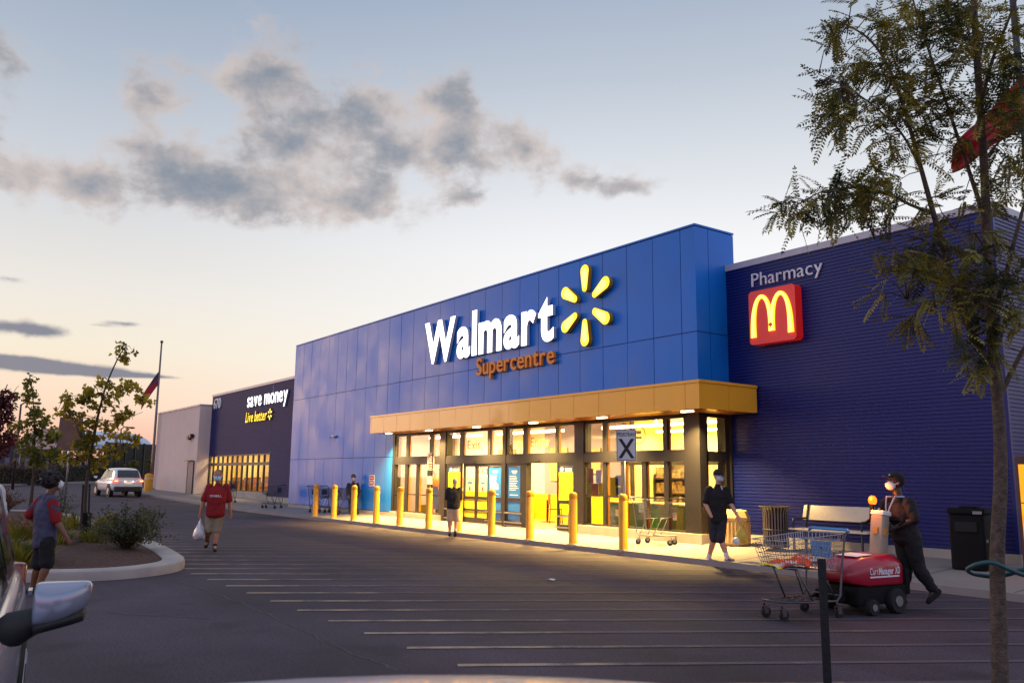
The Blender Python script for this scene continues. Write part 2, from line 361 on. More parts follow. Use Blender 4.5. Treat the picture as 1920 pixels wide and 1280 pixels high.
# ---------------------------------------------------------------- ground
def ground_material():
    m = bpy.data.materials.new('asphalt'); m.use_nodes = True; N = m.node_tree.nodes; L = m.node_tree.links; p = N['Principled BSDF']
    tc = N.new('ShaderNodeTexCoord')
    def nz(sc, det, rough=.6):
        n = N.new('ShaderNodeTexNoise'); n.inputs['Scale'].default_value = sc; n.inputs['Detail'].default_value = det; n.inputs['Roughness'].default_value = rough; L.new(tc.outputs['Object'], n.inputs['Vector']); return n.outputs['Fac']
    a = N.new('ShaderNodeValToRGB'); a.color_ramp.elements[0].position = .3; a.color_ramp.elements[1].position = .72
    a.color_ramp.elements[0].color = (*S(58, 48, 58), 1); a.color_ramp.elements[1].color = (*S(88, 75, 88), 1); L.new(nz(.35, 6), a.inputs[0])
    b = N.new('ShaderNodeValToRGB'); b.color_ramp.elements[0].position = .38; b.color_ramp.elements[1].position = .66
    b.color_ramp.elements[0].color = (.4, .4, .4, 1); b.color_ramp.elements[1].color = (1.6, 1.58, 1.55, 1); L.new(nz(38, 4, .85), b.inputs[0])
    mx = N.new('ShaderNodeMix'); mx.data_type = 'RGBA'; mx.blend_type = 'MULTIPLY'; mx.inputs[0].default_value = .95
    L.new(a.outputs[0], mx.inputs['A']); L.new(b.outputs[0], mx.inputs['B'])
    # oil spots
    o = N.new('ShaderNodeValToRGB'); o.color_ramp.elements[0].position = .60; o.color_ramp.elements[1].position = .70; o.color_ramp.elements[0].color = (1, 1, 1, 1); o.color_ramp.elements[1].color = (.62, .62, .62, 1)
    L.new(nz(1.1, 3), o.inputs[0]); m2 = N.new('ShaderNodeMix'); m2.data_type = 'RGBA'; m2.blend_type = 'MULTIPLY'; m2.inputs[0].default_value = .7
    L.new(mx.outputs['Result'], m2.inputs['A']); L.new(o.outputs[0], m2.inputs['B']); L.new(m2.outputs['Result'], p.inputs['Base Color'])
    mp = N.new('ShaderNodeMapping'); mp.inputs['Scale'].default_value = (.05, .75, 1); mp.inputs['Rotation'].default_value = (0, 0, radians(7)); L.new(tc.outputs['Object'], mp.inputs[0])
    tn = N.new('ShaderNodeTexNoise'); tn.inputs['Scale'].default_value = 1.6; tn.inputs['Detail'].default_value = 5; L.new(mp.outputs[0], tn.inputs['Vector'])
    tr_ = N.new('ShaderNodeValToRGB'); tr_.color_ramp.elements[0].position = .35; tr_.color_ramp.elements[1].position = .62; tr_.color_ramp.elements[0].color = (.62, .62, .64, 1); tr_.color_ramp.elements[1].color = (1.08, 1.08, 1.08, 1); L.new(tn.outputs['Fac'], tr_.inputs[0])
    m3 = N.new('ShaderNodeMix'); m3.data_type = 'RGBA'; m3.blend_type = 'MULTIPLY'; m3.inputs[0].default_value = .85; L.new(m2.outputs['Result'], m3.inputs['A']); L.new(tr_.outputs[0], m3.inputs['B'])
    L.new(m3.outputs['Result'], p.inputs['Base Color'])
    rr2 = N.new('ShaderNodeMapRange'); rr2.inputs[3].default_value = .62; rr2.inputs[4].default_value = .95; L.new(tn.outputs['Fac'], rr2.inputs[0]); L.new(rr2.outputs[0], p.inputs['Roughness']); p.inputs['Specular IOR Level'].default_value = .3
    bp = N.new('ShaderNodeBump'); bp.inputs['Strength'].default_value = .5; bp.inputs['Distance'].default_value = .01; L.new(nz(90, 3), bp.inputs['Height']); L.new(bp.outputs[0], p.inputs['Normal'])
    return m
ASPH = ground_material()
def strip_grid(xs, ys, zf):
    mb = MB(); n = len(ys); vs = [(x, y, zf(x, y)) for x in xs for y in ys]
    mb.add(vs, [(i*n+j, (i+1)*n+j, (i+1)*n+j+1, i*n+j+1) for i in range(len(xs)-1) for j in range(n-1)]); return mb
struct(strip_grid([-900, -400, -200, -120, -98]+[-90+4*i for i in range(14)]+[-36, -30, -20, -10, 0, 20, 60, 200], [-400, -100, -30, 0, 5, 10, 13.2, 16, 30, 100, 500], zg).build('asphalt_ground', ASPH))
PAVE = M('sidewalk_concrete', S(138, 128, 124), .85, var=.1, vs=1.0, bump=.2, bs=60)
sw = MB(); xs = [-66-0*1]+[-64+2*i for i in range(32)]+[0, 6]; ys = [13.05, 13.2, 14, 15, 16.2]
sw = strip_grid(xs, ys, zs); b0 = len(sw.v)
for i in range(len(xs)-1):                                         # kerb face
    a, b = xs[i], xs[i+1]
    sw.add([(a, 13.02, zg(a)-.05), (b, 13.02, zg(b)-.05), (b, 13.05, zs(b, 13.05)), (a, 13.05, zs(a, 13.05))], [(0, 1, 2, 3)])
sw.add([(-66, 13.02, zg(-66)-.05), (-66, 16.2, zg(-66)-.05), (-66, 16.2, zs(-66, 16.2)), (-66, 13.05, zs(-66, 13.05))], [(0, 3, 2, 1)])
struct(sw.build('sidewalk', PAVE))
jt = MB(); JT = M('joint', S(92, 86, 82), .9, var=.05)
for k in range(36):
    x = -62+1.7*k
    jt.add([(x, 13.1, zs(x, 13.1)+.004), (x+.02, 13.1, zs(x, 13.1)+.004), (x+.02, 15.8, zs(x, 15.8)+.004), (x, 15.8, zs(x, 15.8)+.004)], [(0, 1, 2, 3)])
struct(jt.build('sidewalk_joints', JT))
# hatched walking zone: worn pale lines
def line_mat():
    m = bpy.data.materials.new('worn_line_paint'); m.use_nodes = True; N = m.node_tree.nodes; L = m.node_tree.links; p = N['Principled BSDF']
    tc = N.new('ShaderNodeTexCoord'); n = N.new('ShaderNodeTexNoise'); n.inputs['Scale'].default_value = 2.2; n.inputs['Detail'].default_value = 9; n.inputs['Roughness'].default_value = .72
    L.new(tc.outputs['Object'], n.inputs['Vector'])
    c = N.new('ShaderNodeValToRGB'); c.color_ramp.elements[0].position = .40; c.color_ramp.elements[1].position = .62; c.color_ramp.elements[0].color = (*S(84, 74, 79), 1); c.color_ramp.elements[1].color = (*S(172, 146, 118), 1)
    sx = N.new('ShaderNodeSeparateXYZ'); L.new(tc.outputs['Object'], sx.inputs[0])                # traffic has worn the middle of the zone most
    w = N.new('ShaderNodeMapRange'); w.inputs[1].default_value = 4.6; w.inputs[2].default_value = 7.5; w.inputs[3].default_value = .08; w.inputs[4].default_value = -.22; L.new(sx.outputs[1], w.inputs[0])
    ad = N.new('ShaderNodeMath'); L.new(n.outputs['Fac'], ad.inputs[0]); L.new(w.outputs[0], ad.inputs[1])
    L.new(ad.outputs[0], c.inputs[0]); L.new(c.outputs[0], p.inputs['Base Color']); p.inputs['Roughness'].default_value = .75; return m
LINE = line_mat()
ln = MB(); dv = V((1.46, 2.44)); dv.normalize(); pv = V((dv.y, -dv.x))
for k in range(-6, 26):
    x0 = -6.65-.925*k; a = V((x0, 4.25)); Lg = (12.85-4.25)/dv.y
    e = a+dv*Lg
    n = 8; q = []
    for i in range(n+1):
        c = a.lerp(e, i/n)
        for sgn in (-1, 1): p = c+pv*(.05*sgn); q.append((p.x, p.y, zg(p.x)+.005))
    ln.add(q, [(2*i, 2*i+1, 2*i+3, 2*i+2) for i in range(n)])
struct(ln.build('hatched_crossing_lines', LINE))
ck = MB()
def crack(pts, w):
    P = []
    pts = [V(p) for p in pts]
    for i in range(len(pts)-1):
        n = 10
        for j in range(n): P.append(pts[i].lerp(pts[i+1], j/n)+V((R(-.04, .04), R(-.04, .04), 0)))
    q = []
    for i, p in enumerate(P):
        d = P[min(i+1, len(P)-1)]-P[max(0, i-1)]; nn = V((d.y, -d.x, 0)).normalized(); ww = w*R(.6, 1.3)
        for s_ in (-1, 1): c = p+nn*ww*s_; q.append((c.x, c.y, zg(c.x)+.003))
    ck.add(q, [(2*i, 2*i+1, 2*i+3, 2*i+2) for i in range(len(P)-1)])
crack([G(340, 1088), G(480, 1140), G(560, 1178), G(660, 1225), G(760, 1262)], .012)
crack([G(0, 942, .2), G(120, 944, .2), G(340, 949.5, .1), G(520, 962)], .03)
crack([G(200, 1148), G(420, 1160)], .02)
rs = random.Random(4)
for _ in range(16):
    x, y = rs.uniform(-30, -3), rs.uniform(1.5, 12); a = rs.uniform(0, 2*pi); P_ = [V((x, y, 0))]
    for k in range(rs.randint(3, 7)): a += rs.uniform(-.6, .6); P_.append(P_[-1]+V((cos(a), sin(a), 0))*rs.uniform(.5, 1.3))
    if all(q.y < 12.8 and not (q.x < -14 and q.y < 5.6) for q in P_): crack(P_, rs.uniform(.004, .010))
struct(ck.build('tar_cracks', M('tar', S(44, 40, 44), .6, var=.2)))

# ---------------------------------------------------------------- the store
X = lambda px, Y=14.85: WY(px, 900, Y).x
store = thing('store_building', 'long blue supermarket with tall panelled entrance block, orange canopy and lit glass front', 'building', (-28, 15.5, .2))
XL, XR, Y0, YB, ZT = -37.84, -13.23, 14.85, 16.24, 7.64
GX0, GX1, GZ = -27.95, -13.23, 3.15
def part(mb, name, mat, sm=False, auto=None): return mb.build(name, mat, store, sm, auto)
# carcass behind the cladding
b = MB(); b.box(XL+.02, GX0, Y0+.03, 15.15, .25, ZT-.02); b.box(GX0, XR-.03, Y0+.03, 15.15, GZ, ZT-.02)
b.box(XL+.02, XR-.03, 15.9, YB-.02, 5.9, ZT-.03); b.box(XR-.3, XR-.03, 15.15, YB-.02, GZ, ZT-.02); b.box(XL+.02, XL+.3, 15.15, YB-.02, .2, ZT-.02)
b.box(XL+.05, XR-.05, 15.15, YB-.05, ZT-.5, ZT-.4)
part(b, 'entrance_block', SEAM)
# blue panels, each with open joints
pb = MB(); g = .009
def panel(x0, x1, z0, z1, y=Y0):
    d = [R(-.0035, .0035) for _ in range(4)]; k = 6; w, h = x1-x0-2*g, z1-z0-2*g; vs = []
    for i in range(k+1):
        for j in range(k+1):
            u, v = i/k, j/k; yy = y+.004+d[0]*(1-u)*(1-v)+d[1]*u*(1-v)+d[2]*(1-u)*v+d[3]*u*v-.003*sin(pi*u)*sin(pi*v); vs.append((x0+g+w*u, yy, z0+g+h*v))
    pb.add(vs, [(i*(k+1)+j, (i+1)*(k+1)+j, (i+1)*(k+1)+j+1, i*(k+1)+j+1) for i in range(k) for j in range(k)])
    pb.box(x0+g+.001, x1-g-.001, y+.011, y+.026, z0+g+.001, z1-g-.001)
xs = [XL]+[-13.70-.925*k for k in range(25, -1, -1)]+[XR]
zs_ = [.36, 2.34, 5.05, ZT-.06]
for i in range(len(xs)-1):
    x0, x1 = xs[i], xs[i+1]
    if x1-x0 < .05: continue
    if x1 <= GX0:
        for a, c in zip(zs_, zs_[1:]): panel(x0, x1, a, c)
    else:
        panel(x0, x1, 3.75, 5.05); panel(x0, x1, 5.05, ZT-.06)
        if x0 < GX0:
            for a, c in ((.36, 2.34), (2.34, 3.75)): panel(x0, GX0, a, c)
for y0, y1 in ((Y0, Y0+.46), (Y0+.46, YB)):                        # right-hand return
    for z0, z1 in ((3.75, 5.05), (5.05, ZT-.06)): pb.box(XR-.028, XR, y0+(.0 if y0 == Y0 else g), y1-g, z0+g, z1-g)
for z0, z1 in zip(zs_, zs_[1:]): pb.box(XL, XL+.02, Y0+.03, YB-.03, z0+g, z1-g)
part(pb, 'panel_cladding', BLUE, auto=20)
cp = MB(); cp.box(XL-.008, XR+.008, Y0-.008, YB+.008, ZT-.045, ZT); part(cp, 'parapet_cap', BLUE)
# plinth
pl = MB(); pl.box(XL, GX0, Y0+.004, Y0+.15, 0, .352); pl.box(GX0, X(829), Y0-.06, Y0+.15, 0, .40); part(pl, 'plinth', CONC); pl = MB(); pl.box(X(1086), XR+.05, Y0-.06, Y0+.15, 0, .44); pl.box(XR-.1, XR+.05, Y0+.15, 15.9, 0, .44)
part(pl, 'plinth', CONC)
# canopy
CX0, CX1, CY, CZ0, CZ1 = -28.03, -12.40, 13.95, 3.156, 3.784
cb = MB(); cb.box(CX0+.02, CX1-.02, CY+.02, 15.86, CZ0+.02, CZ1-.03); can = part(cb, 'canopy', ORSEAM)
pp = MB(); x = -12.81; edges = [CX1, x]
while x > CX0+.95: x -= .945; edges.append(x)
edges.append(CX0)
for a, c in zip(edges[1:], edges): pp.box(a+.006, c-.006, CY, CY+.03, CZ0+.006, CZ1-.07)
for a, c in ((CY, CY+.95), (CY+.95, 15.88)): pp.box(CX1-.03, CX1, a+(.031 if a == CY else .006), c-.006, CZ0+.006, CZ1-.07); pp.box(CX0, CX0+.03, a+(.031 if a == CY else .006), min(c, Y0)-.006, CZ0+.006, CZ1-.07)
pp.box(CX0-.015, CX1+.015, CY-.015, CY+.12, CZ1-.062, CZ1); pp.box(CX1-.12, CX1+.015, CY+.12, 15.89, CZ1-.062, CZ1)
put(pp.build('fascia', ORANGE), can)
SOFF = M('soffit_panel', S(214, 140, 40), .3, var=.05, coat=.4)
sf = MB(); sf.box(CX0+.03, CX1-.03, CY+.03, Y0-.005, CZ0-.0, CZ0+.018); sf.box(XR+.02, CX1-.03, Y0, 15.86, CZ0, CZ0+.018); put(sf.build('soffit', SOFF), can)
LAMP = M('soffit_lamp', (.9, .85, .7), .4, var=0, emit=(1, .80, .42), es=16)
for k, px in enumerate((590, 770, 925, 1080, 1200, 1310)):
    cx = -27.4+k*2.85
    fb = MB(); fb.box(cx-.15, cx+.15, 14.33, 14.43, CZ0-.016, CZ0-.002); put(fb.build('soffit_light', LAMP), can)
    al = bpy.data.lights.new('soffit_glow', 'AREA'); al.energy = 400; al.color = (1, .66, .20); al.size = .34; al.size_y = .2; al.shape = 'RECTANGLE'; al.spread = radians(118)
    ao = bpy.data.objects.new('soffit_glow', al); COL.objects.link(ao); ao.location = (cx, 14.39, CZ0-.04)
# ---- glazed front
GY = 14.93
def vbar(mb, x0, x1, z0, z1, d0=.06, d1=.14): mb.box(x0, x1, GY-d0, GY+d1, z0, z1)
cols = [(GX0, GX0+.16), (X(823), X(834)), (X(941), X(947)), (X(1077), X(1094)), (X(1284), XR)]
for i, (a, c) in enumerate(cols):
    cm = MB(); cm.box(a, c, Y0+.002, GY+.2, .40 if i in (0, ) else (.44 if i == 4 else .2), GZ-.002); part(cm, 'column', BRONZE)
cm = MB(); cm.box(XR-.05, XR, GY+.201, 15.08, .44, GZ-.002); part(cm, 'column', BRONZE); cm = MB(); cm.box(XR-.25, XR, 15.74, 15.92, .44, GZ-.002); part(cm, 'column', BRONZE)

hb = MB()
for a, c in zip(cols, cols[1:]):
    hb.box(a[1], c[0], Y0+.012, GY+.16, 2.06, 2.29); hb.box(a[1], c[0], GY-.05, GY+.1, 3.07, GZ-.004)
hb.box(XR-.12, XR-.006, 15.08, 15.74, 2.06, 2.29); hb.box(XR-.12, XR-.006, 15.08, 15.74, 3.07, GZ-.004); hb.box(XR-.12, XR-.006, 15.08, 15.74, .44, .50)
part(hb, 'transom_beam', BRONZE)
FR_TINT = M('inner_frame_light_tint', S(206, 140, 62), .5, var=.05)  # orange shop light on the mullions' inner depth, put into their colour
def window(x0, x1, z0, z1, mulls, rail=None, sill=True, name='window', posters=()):
    fb = MB(); e = .045
    fb.box(x0, x0+e, GY-.045, GY+.06, z0, z1); fb.box(x1-e, x1, GY-.045, GY+.06, z0, z1)
    if sill: fb.box(x0+e, x1-e, GY-.045, GY+.06, z0, z0+e)
    fb.m = 0
    for a, c in mulls:
        fb.m = 0; fb.box(a, c, GY-.042, GY+.02, z0+(e if sill else 0), z1); fb.m = 1; fb.box(a+.003, c-.003, GY+.021, GY+.10, z0+(e if sill else 0), z1-.002)
    fb.m = 0
    if rail:
        seg = [x0+e]+[q for m_ in mulls for q in m_]+[x1-e]
        for i in range(0, len(seg), 2): fb.box(seg[i], seg[i+1], GY-.03, GY+.03, rail-.018, rail+.018)
    w_ = fb.build(name, [BRONZE, FR_TINT], store)
    gb = MB(); gb.add([(x0+e, GY, z0), (x1-e, GY, z0), (x1-e, GY, z1), (x0+e, GY, z1)], [(0, 1, 2, 3)]); put(gb.build('pane', GLASS), w_)
    for (px, pz, w, h, mt, nm) in posters:
        q = MB(); q.box(px-w/2, px+w/2, GY+.012, GY+.016, pz-h/2, pz+h/2); put(q.build(nm, mt), w_)
    return w_
LEMON = M('lemon_poster', S(250, 214, 20), .5, var=.03); WPAP = M('white_paper', S(236, 236, 238), .6, var=.03); BLPOST = M('blue_poster', S(28, 104, 190), .5, var=.04); TANP = M('tan_print', S(190, 120, 80), .6, var=.2, vs=30); DKPOST = M('dark_header', S(44, 78, 130), .5, var=.1)
m1 = [(X(758), X(763)), (X(802), X(807))]
w1 = window(cols[0][1], cols[1][0], 2.29, 3.07, m1)
w2 = window(cols[0][1], cols[1][0], .40, 2.06, [(X(757), X(762)), (X(778), X(782)), (X(799), X(803))], 1.02, posters=((X(812), .95, .42, .75, WPAP, 'notice'), (X(792), .55, .5, .28, LEMON, 'notice')))
w3 = window(cols[1][1], cols[2][0], 2.29, 3.07, [(X(859), X(865)), (X(911), X(916))])
w4 = window(cols[2][1], cols[3][0], 2.29, 3.07, [(X(978), X(985)), (X(1039), X(1043))])
w5 = window(cols[3][1], cols[4][0], 2.29, 3.07, [(X(1128), X(1135)), (X(1242), X(1250))])
w6 = window(cols[3][1], cols[4][0], .44, 2.06, [(X(1128), X(1134)), (X(1162), X(1169)), (X(1201), X(1209)), (X(1243), X(1250))], 1.2,
            posters=((X(1103), 1.72, .2, .38, TANP, 'notice'), (X(1117), 1.70, .2, .34, WPAP, 'notice'), (X(1110), 1.37, .28, .3, TANP, 'notice'), (X(1121), 1.36, .16, .34, LEMON, 'notice'), (X(1146), 1.42, .3, .5, LEMON, 'notice'), (X(1154), 1.6, .22, .26, WPAP, 'notice'), (X(1155), 1.34, .2, .2, WPAP, 'notice')))
GREYL = M('frosted_letter', S(168, 150, 60), .5, var=0)
writing('Exit', WALL(X(872), GY-.006, 2.53), X(896)-X(872), .26, GREYL, 'exit_lettering', None, thick=.004).parent = w3
writing('Enter', WALL(X(991), GY-.006, 2.52), X(1027)-X(991), .27, GREYL, 'enter_lettering', None, thick=.004).parent = w4
# little round emblem on the upper pane beside the crossing sign
em = MB(); ec = V((X(1195), GY-.006, 2.72))
rr = [[ec+V((r_*cos(2*pi*j/28), 0, r_*sin(2*pi*j/28))) for j in range(28)] for r_ in (.2, .23)]; em.loft(rr, cap=False)
em.box(ec.x-.08, ec.x+.08, ec.y-.002, ec.y, ec.z+.02, ec.z+.1); em.box(ec.x-.1, ec.x+.1, ec.y-.002, ec.y, ec.z-.1, ec.z-.04); put(em.build('round_emblem', GREYL), w5)
# side glazing of the corner
for z0, z1 in ((.50, 2.06), (2.29, 3.07)):
    q = MB(); q.add([(XR-.06, 15.08, z0), (XR-.06, 15.74, z0), (XR-.06, 15.74, z1), (XR-.06, 15.08, z1)], [(0, 1, 2, 3)]); part(q, 'corner_pane', GLASS)
# ---- doors
THR = .24
def door(x0, x1, y=GY-.02, kind='blue'):
    fb = MB(); e = .055; z1 = 2.06
    rails = [THR+.02, .56, .98]
    fb.box(x0, x0+e, y-.03, y+.03, THR, z1); fb.box(x1-e, x1, y-.03, y+.03, THR, z1)
    fb.box(x0+e, x1-e, y-.03, y+.03, THR, THR+.16); fb.box(x0+e, x1-e, y-.03, y+.03, .60, .66); fb.box(x0+e, x1-e, y-.03, y+.03, .96, 1.05); fb.box(x0+e, x1-e, y-.03, y+.03, z1-.09, z1)
    d = fb.build('door', BRONZE, store)
    q = MB(); q.add([(x0+e, y, THR+.16), (x1-e, y, THR+.16), (x1-e, y, z1-.09), (x0+e, y, z1-.09)], [(0, 1, 2, 3)]); put(q.build('pane', GLASSD), d)
    xa, xb = x0+e+.004, x1-e-.004
    def film(z0, z1_, mat, nm, a=xa, c=xb, dy=.012):
        q = MB(); q.box(a, c, y-dy, y-dy+.004, z0, z1_); put(q.build(nm, mat), d)
    if kind == 'blue':
        film(1.055, z1-.095, BLPOST, 'poster'); film(.665, .955, BLPOST, 'lower_film'); film(THR+.165, .595, BLPOST, 'lower_film')
        t = MB(); w = xb-xa
        for k in range(9):
            zz = 1.68-.05*k; t.box(xa+w*.12, xa+w*(.55+.3*random.random()), y-.016, y-.0125, zz, zz+.014)
        t.box(xa+w*.3, xa+w*.72, y-.016, y-.0125, 1.80, 1.85); t.box(xa+w*.38, xa+w*.64, y-.016, y-.0125, 1.76, 1.795); t.box(xa+w*.15, xa+w*.8, y-.016, y-.0125, 1.13, 1.15)
        put(t.build('poster_print', WPAP), d)
        bb = MB(); bb.box(x0-.06, x1+.04, y-.075, y-.045, .60, .64); bb.box(x0-.06, x1+.04, y-.075, y-.045, THR+.09, THR+.13); bb.box(x0-.05, x1+.03, y-.06, y-.04, THR+.0, THR+.035); put(bb.build('push_bar', GALV), d)
    elif kind == 'yellow':
        film(1.055, 1.80, LEMON, 'poster'); film(1.80, z1-.095, DKPOST, 'poster_header')
        t = MB(); w = xb-xa; t.ell((xa+w*.22, y-.014, 1.88), ((.06, 0, 0), (0, .003, 0), (0, 0, .06)), 12, 6)
        for k in range(3): t.box(xa+w*.45, xa+w*.9, y-.016, y-.0125, 1.83+.035*k, 1.848+.035*k)
        put(t.build('poster_print', WPAP), d)
        bb = MB(); bb.box(x0-.05, x1, y-.075, y-.045, .60, .64); bb.box(x0-.05, x1, y-.075, y-.045, THR+.07, THR+.11); put(bb.build('push_bar', GALV), d)
    elif kind == 'cream':
        film(.665, .955, LEMON, 'lower_film'); film(THR+.165, .595, LEMON, 'lower_film')
        t = MB(); w = xb-xa; t.ell((xa+w*.5, y-.014, 1.28), ((.05, 0, 0), (0, .003, 0), (0, 0, .085)), 12, 6); put(t.build('round_sticker', M('sticker', S(150, 40, 30), .5, var=.1)), d)
        film(1.43, 1.50, BLPOST, 'sticker', xa+w*.3, xa+w*.7)
    return d
door(X(836), X(863), kind='yellow')
d1 = door(X(864), X(887), GY+.05, 'cream'); d2 = door(X(888), X(911), GY+.05, 'cream')
door(X(912), X(940)); door(X(948), X(976)); door(X(1043), X(1076), GY-.03, 'yellow')
o = writing('Wa', WALL(X(889), GY+.02, 1.74), X(911)-X(889)-.03, .27, M('thin_letter', S(80, 74, 60), .5, var=0), 'lettering', None, thick=.003); put(o, d2)
db = MB(); db.box(X(976), X(985), GY-.05, GY+.14, THR, 2.06); part(db, 'door_jamb', BRONZE)
sn = MB(); sn.box(X(1000), X(1012), GY-.12, GY-.085, 2.10, 2.15); part(sn, 'motion_sensor', BLACK); sn = MB(); sn.box(X(882), X(892), GY-.12, GY-.085, 2.10, 2.15); part(sn, 'motion_sensor', BLACK)
# ---- inside
FLR = M('shop_floor', S(196, 170, 120), .35, var=.08, vs=1.5); LAV = M('lavender_wall', S(132, 126, 168), .5, var=.04, vs=.7, coat=.2); CREAM = M('cream_wall', S(238, 212, 136), .6, var=.06, vs=.8); WALLW = M('white_wall', S(232, 230, 220), .6, var=.03); YWALL = M('yellow_dado', S(242, 202, 30), .5, var=.04)
q = MB(); q.box(-36, -13.4, GY+.21, 23, .16, .245); part(q, 'interior_floor', FLR)
q = MB(); q.box(-36, -13.4, 15.2, 23, 3.42, 3.5); part(q, 'interior_ceiling', CREAM)
q = MB(); q.box(-29.2, -29, 15.2, 23, .245, 3.42); part(q, 'partition', LAV); q = MB(); q.box(-23.2, -19.4, 18.2, 18.35, 1.1, 3.42); part(q, 'partition', LAV)
q = MB(); q.box(-29, -23.2, 18.2, 18.35, 1.1, 3.42); q.box(-29, -14, 22.8, 23, .245, 3.42); part(q, 'back_wall', WALLW)
q = MB(); q.box(-29, -19.4, 18.17, 18.36, .245, 1.1); part(q, 'dado', YWALL)
q = MB(); q.box(-19.4, -13.5, 20.0, 20.1, 2.45, 3.42)
for k in range(5): q.box(-25+2.2*k, -24.6+2.2*k, 20.0, 20.1, .245, 2.45)
q.box(-19.4, -19.2, 18.4, 20, .245, 3.42); part(q, 'inner_portal', CREAM)
STRIP = M('tube_light', (.9, .85, .7), .4, var=0, emit=(1, .80, .40), es=22)
for cx, cy, w in ((-26.5, 16.6, 3.4), (-22.0, 16.6, 3.4), (-16.4, 16.7, 4.2), (-17, 19.2, 3.6), (-17, 21.6, 4)):
    q = MB(); q.box(cx-w/2, cx+w/2, cy-.09, cy+.09, 3.06, 3.12); q.box(cx-.02, cx+.02, cy-.02, cy+.02, 3.121, 3.42); part(q, 'ceiling_light', STRIP)
    al = bpy.data.lights.new('shop_glow', 'AREA'); al.energy = 480; al.color = (1, .68, .17); al.shape = 'RECTANGLE'; al.size = w; al.size_y = .3
    ao = bpy.data.objects.new('shop_glow', al); COL.objects.link(ao); ao.location = (cx, cy, 3.04)
PROD = M('goods', S(110, 96, 80), .5, var=.8, vs=9); POSTR = M('wall_picture', S(190, 150, 110), .5, var=.5, vs=3.5)
for cx, cy, w, h in ((-18.4, 19.6, 1.5, 1.7), (-21.8, 21.6, 2.2, 2.0), (-24.6, 17.7, 1.2, 1.2)):
    q = MB()
    for z in (.3, .75, 1.2, 1.65):
        if z < h: q.box(cx-w/2, cx+w/2, cy-.25, cy+.25, z, z+.03)
    q.box(cx-w/2, cx-w/2+.04, cy-.26, cy+.26, .25, h+.1); q.box(cx+w/2-.04, cx+w/2, cy-.26, cy+.26, .25, h+.1); q.box(cx-w/2, cx+w/2, cy+.26, cy+.28, .25, h+.1); sh_ = part(q, 'shop_shelf', BRONZE)
    q = MB()
    for z in (.335, .785, 1.235, 1.685):
        x = cx-w/2+.06
        while z < h and x < cx+w/2-.2: ww = R(.08, .2); q.box(x, x+ww, cy-.22, cy+.1, z, z+R(.18, .36)); x += ww+.015
    put(q.build('goods', PROD, None), sh_)
for cx, z, w, h in ((-22.4, 2.1, .9, 1.1), (-20.9, 2.2, 1.2, .8), (-25.4, 2.2, 1.1, .9)): q = MB(); q.box(cx-w/2, cx+w/2, 18.15, 18.19, z-h/2, z+h/2); part(q, 'wall_picture', POSTR)
for cx in (-19.0, -17.6, -16.2): q = MB(); q.box(cx-.05, cx+.05, 18.25, 18.35, .245, 3.42); part(q, 'inner_mullion', BRONZE)
q = MB(); q.box(-19.3, -14, 18.26, 18.34, 2.05, 2.18); part(q, 'inner_transom', BRONZE)
hs = MB(); hs.box(-.32, .32, -.03, .03, -.22, .22, Matrix.Translation((-21.9, 15.7, 2.72)) @ Matrix.Rotation(radians(-50), 4, 'Z') @ Matrix.Rotation(.3, 4, 'Y')); hs.tube([(-21.95, 15.7, 2.9), (-21.95, 15.7, 3.42)], .012, 6); part(hs, 'hanging_board', M('hang_board', S(150, 120, 40), .6, var=.1))
# ---- ribbed wings
def ribs(x0, x1, z0, z1, y, pitch=.075, dep=.016):
    prof = []; z = z0
    while z < z1-1e-6:
        for dz, dy in ((0, 0), (.1, 0), (.2, -dep), (.8, -dep), (.9, 0)): prof.append((min(z+dz*pitch, z1), dy))
        z += pitch
    prof.append((z1, 0)); mb = MB(); n = len(prof)
    mb.add([(x_, y+d, z_) for x_ in (x0, x1) for z_, d in prof], [(i, n+i, n+i+1, i+1) for i in range(n-1)]); return mb
YW, ZW, XE = 15.94, 6.62, -7.04
q = ribs(XR, XE, .43, ZW, YW)
m_ = ribs(YW, 60, .43, ZW, 0); q.add([(XE-y, x_, z) for x_, y, z in m_.v], m_.f)             # the far side wall
part(q, 'ribbed_wall', NAVY)
q = MB(); q.box(XR+.002, XR+.06, 15.87, YW+.02, .44, GZ-.004); part(q, 'corner_trim', BRONZE)
q = MB(); q.box(XE-.04, XE+.024, YW-.022, YW+.04, .43, ZW); part(q, 'corner_trim', NAVY)
q = MB(); q.box(XR+.0, XE+.03, YW-.045, YW+.2, ZW, ZW+.15); q.box(XE-.2, XE+.03, YW+.2, 60, ZW, ZW+.15); part(q, 'parapet_cap', CAP)
q = MB(); q.box(XR+.05, XE+.06, YW-.06, YW-.01, 0, .43); q.box(XE-.0, XE+.06, YW-.01, 60, 0, .43); part(q, 'plinth', CONC)
q = MB(); q.box(XR, XE-.05, YW+.05, 60, ZW-.3, ZW-.2); q.box(XL, XR, YB, 60, 5.6, 5.7); q.box(-53.5, XL, 16, 60, 5.9, 6.0); q.box(-53.5, XE-.05, 59.8, 60, 0, 6.2); part(q, 'roof', GREYP)
YL, ZL, XLL = 15.8, 6.36, -53.5
zw0, zw1, xw1 = .74, 2.74, -43.1
zb = zs(XLL, YL)-.2
q = ribs(xw1, XL, .55, ZL, YL); q2 = ribs(XLL, xw1, zw1, ZL, YL); q.add(q2.v, q2.f); part(q, 'ribbed_wall', NAVYD)
q = MB(); q.box(XLL, XL+.0, YL-.045, YL+.2, ZL, ZL+.13); part(q, 'parapet_cap', CAP)
q = MB(); q.box(xw1, XL-.0, YL-.05, YL+.1, .0, .55); q.box(XLL, xw1, YL-.08, YL+.1, .0, zw0); part(q, 'plinth', CONC)
fb = MB(); n = 12
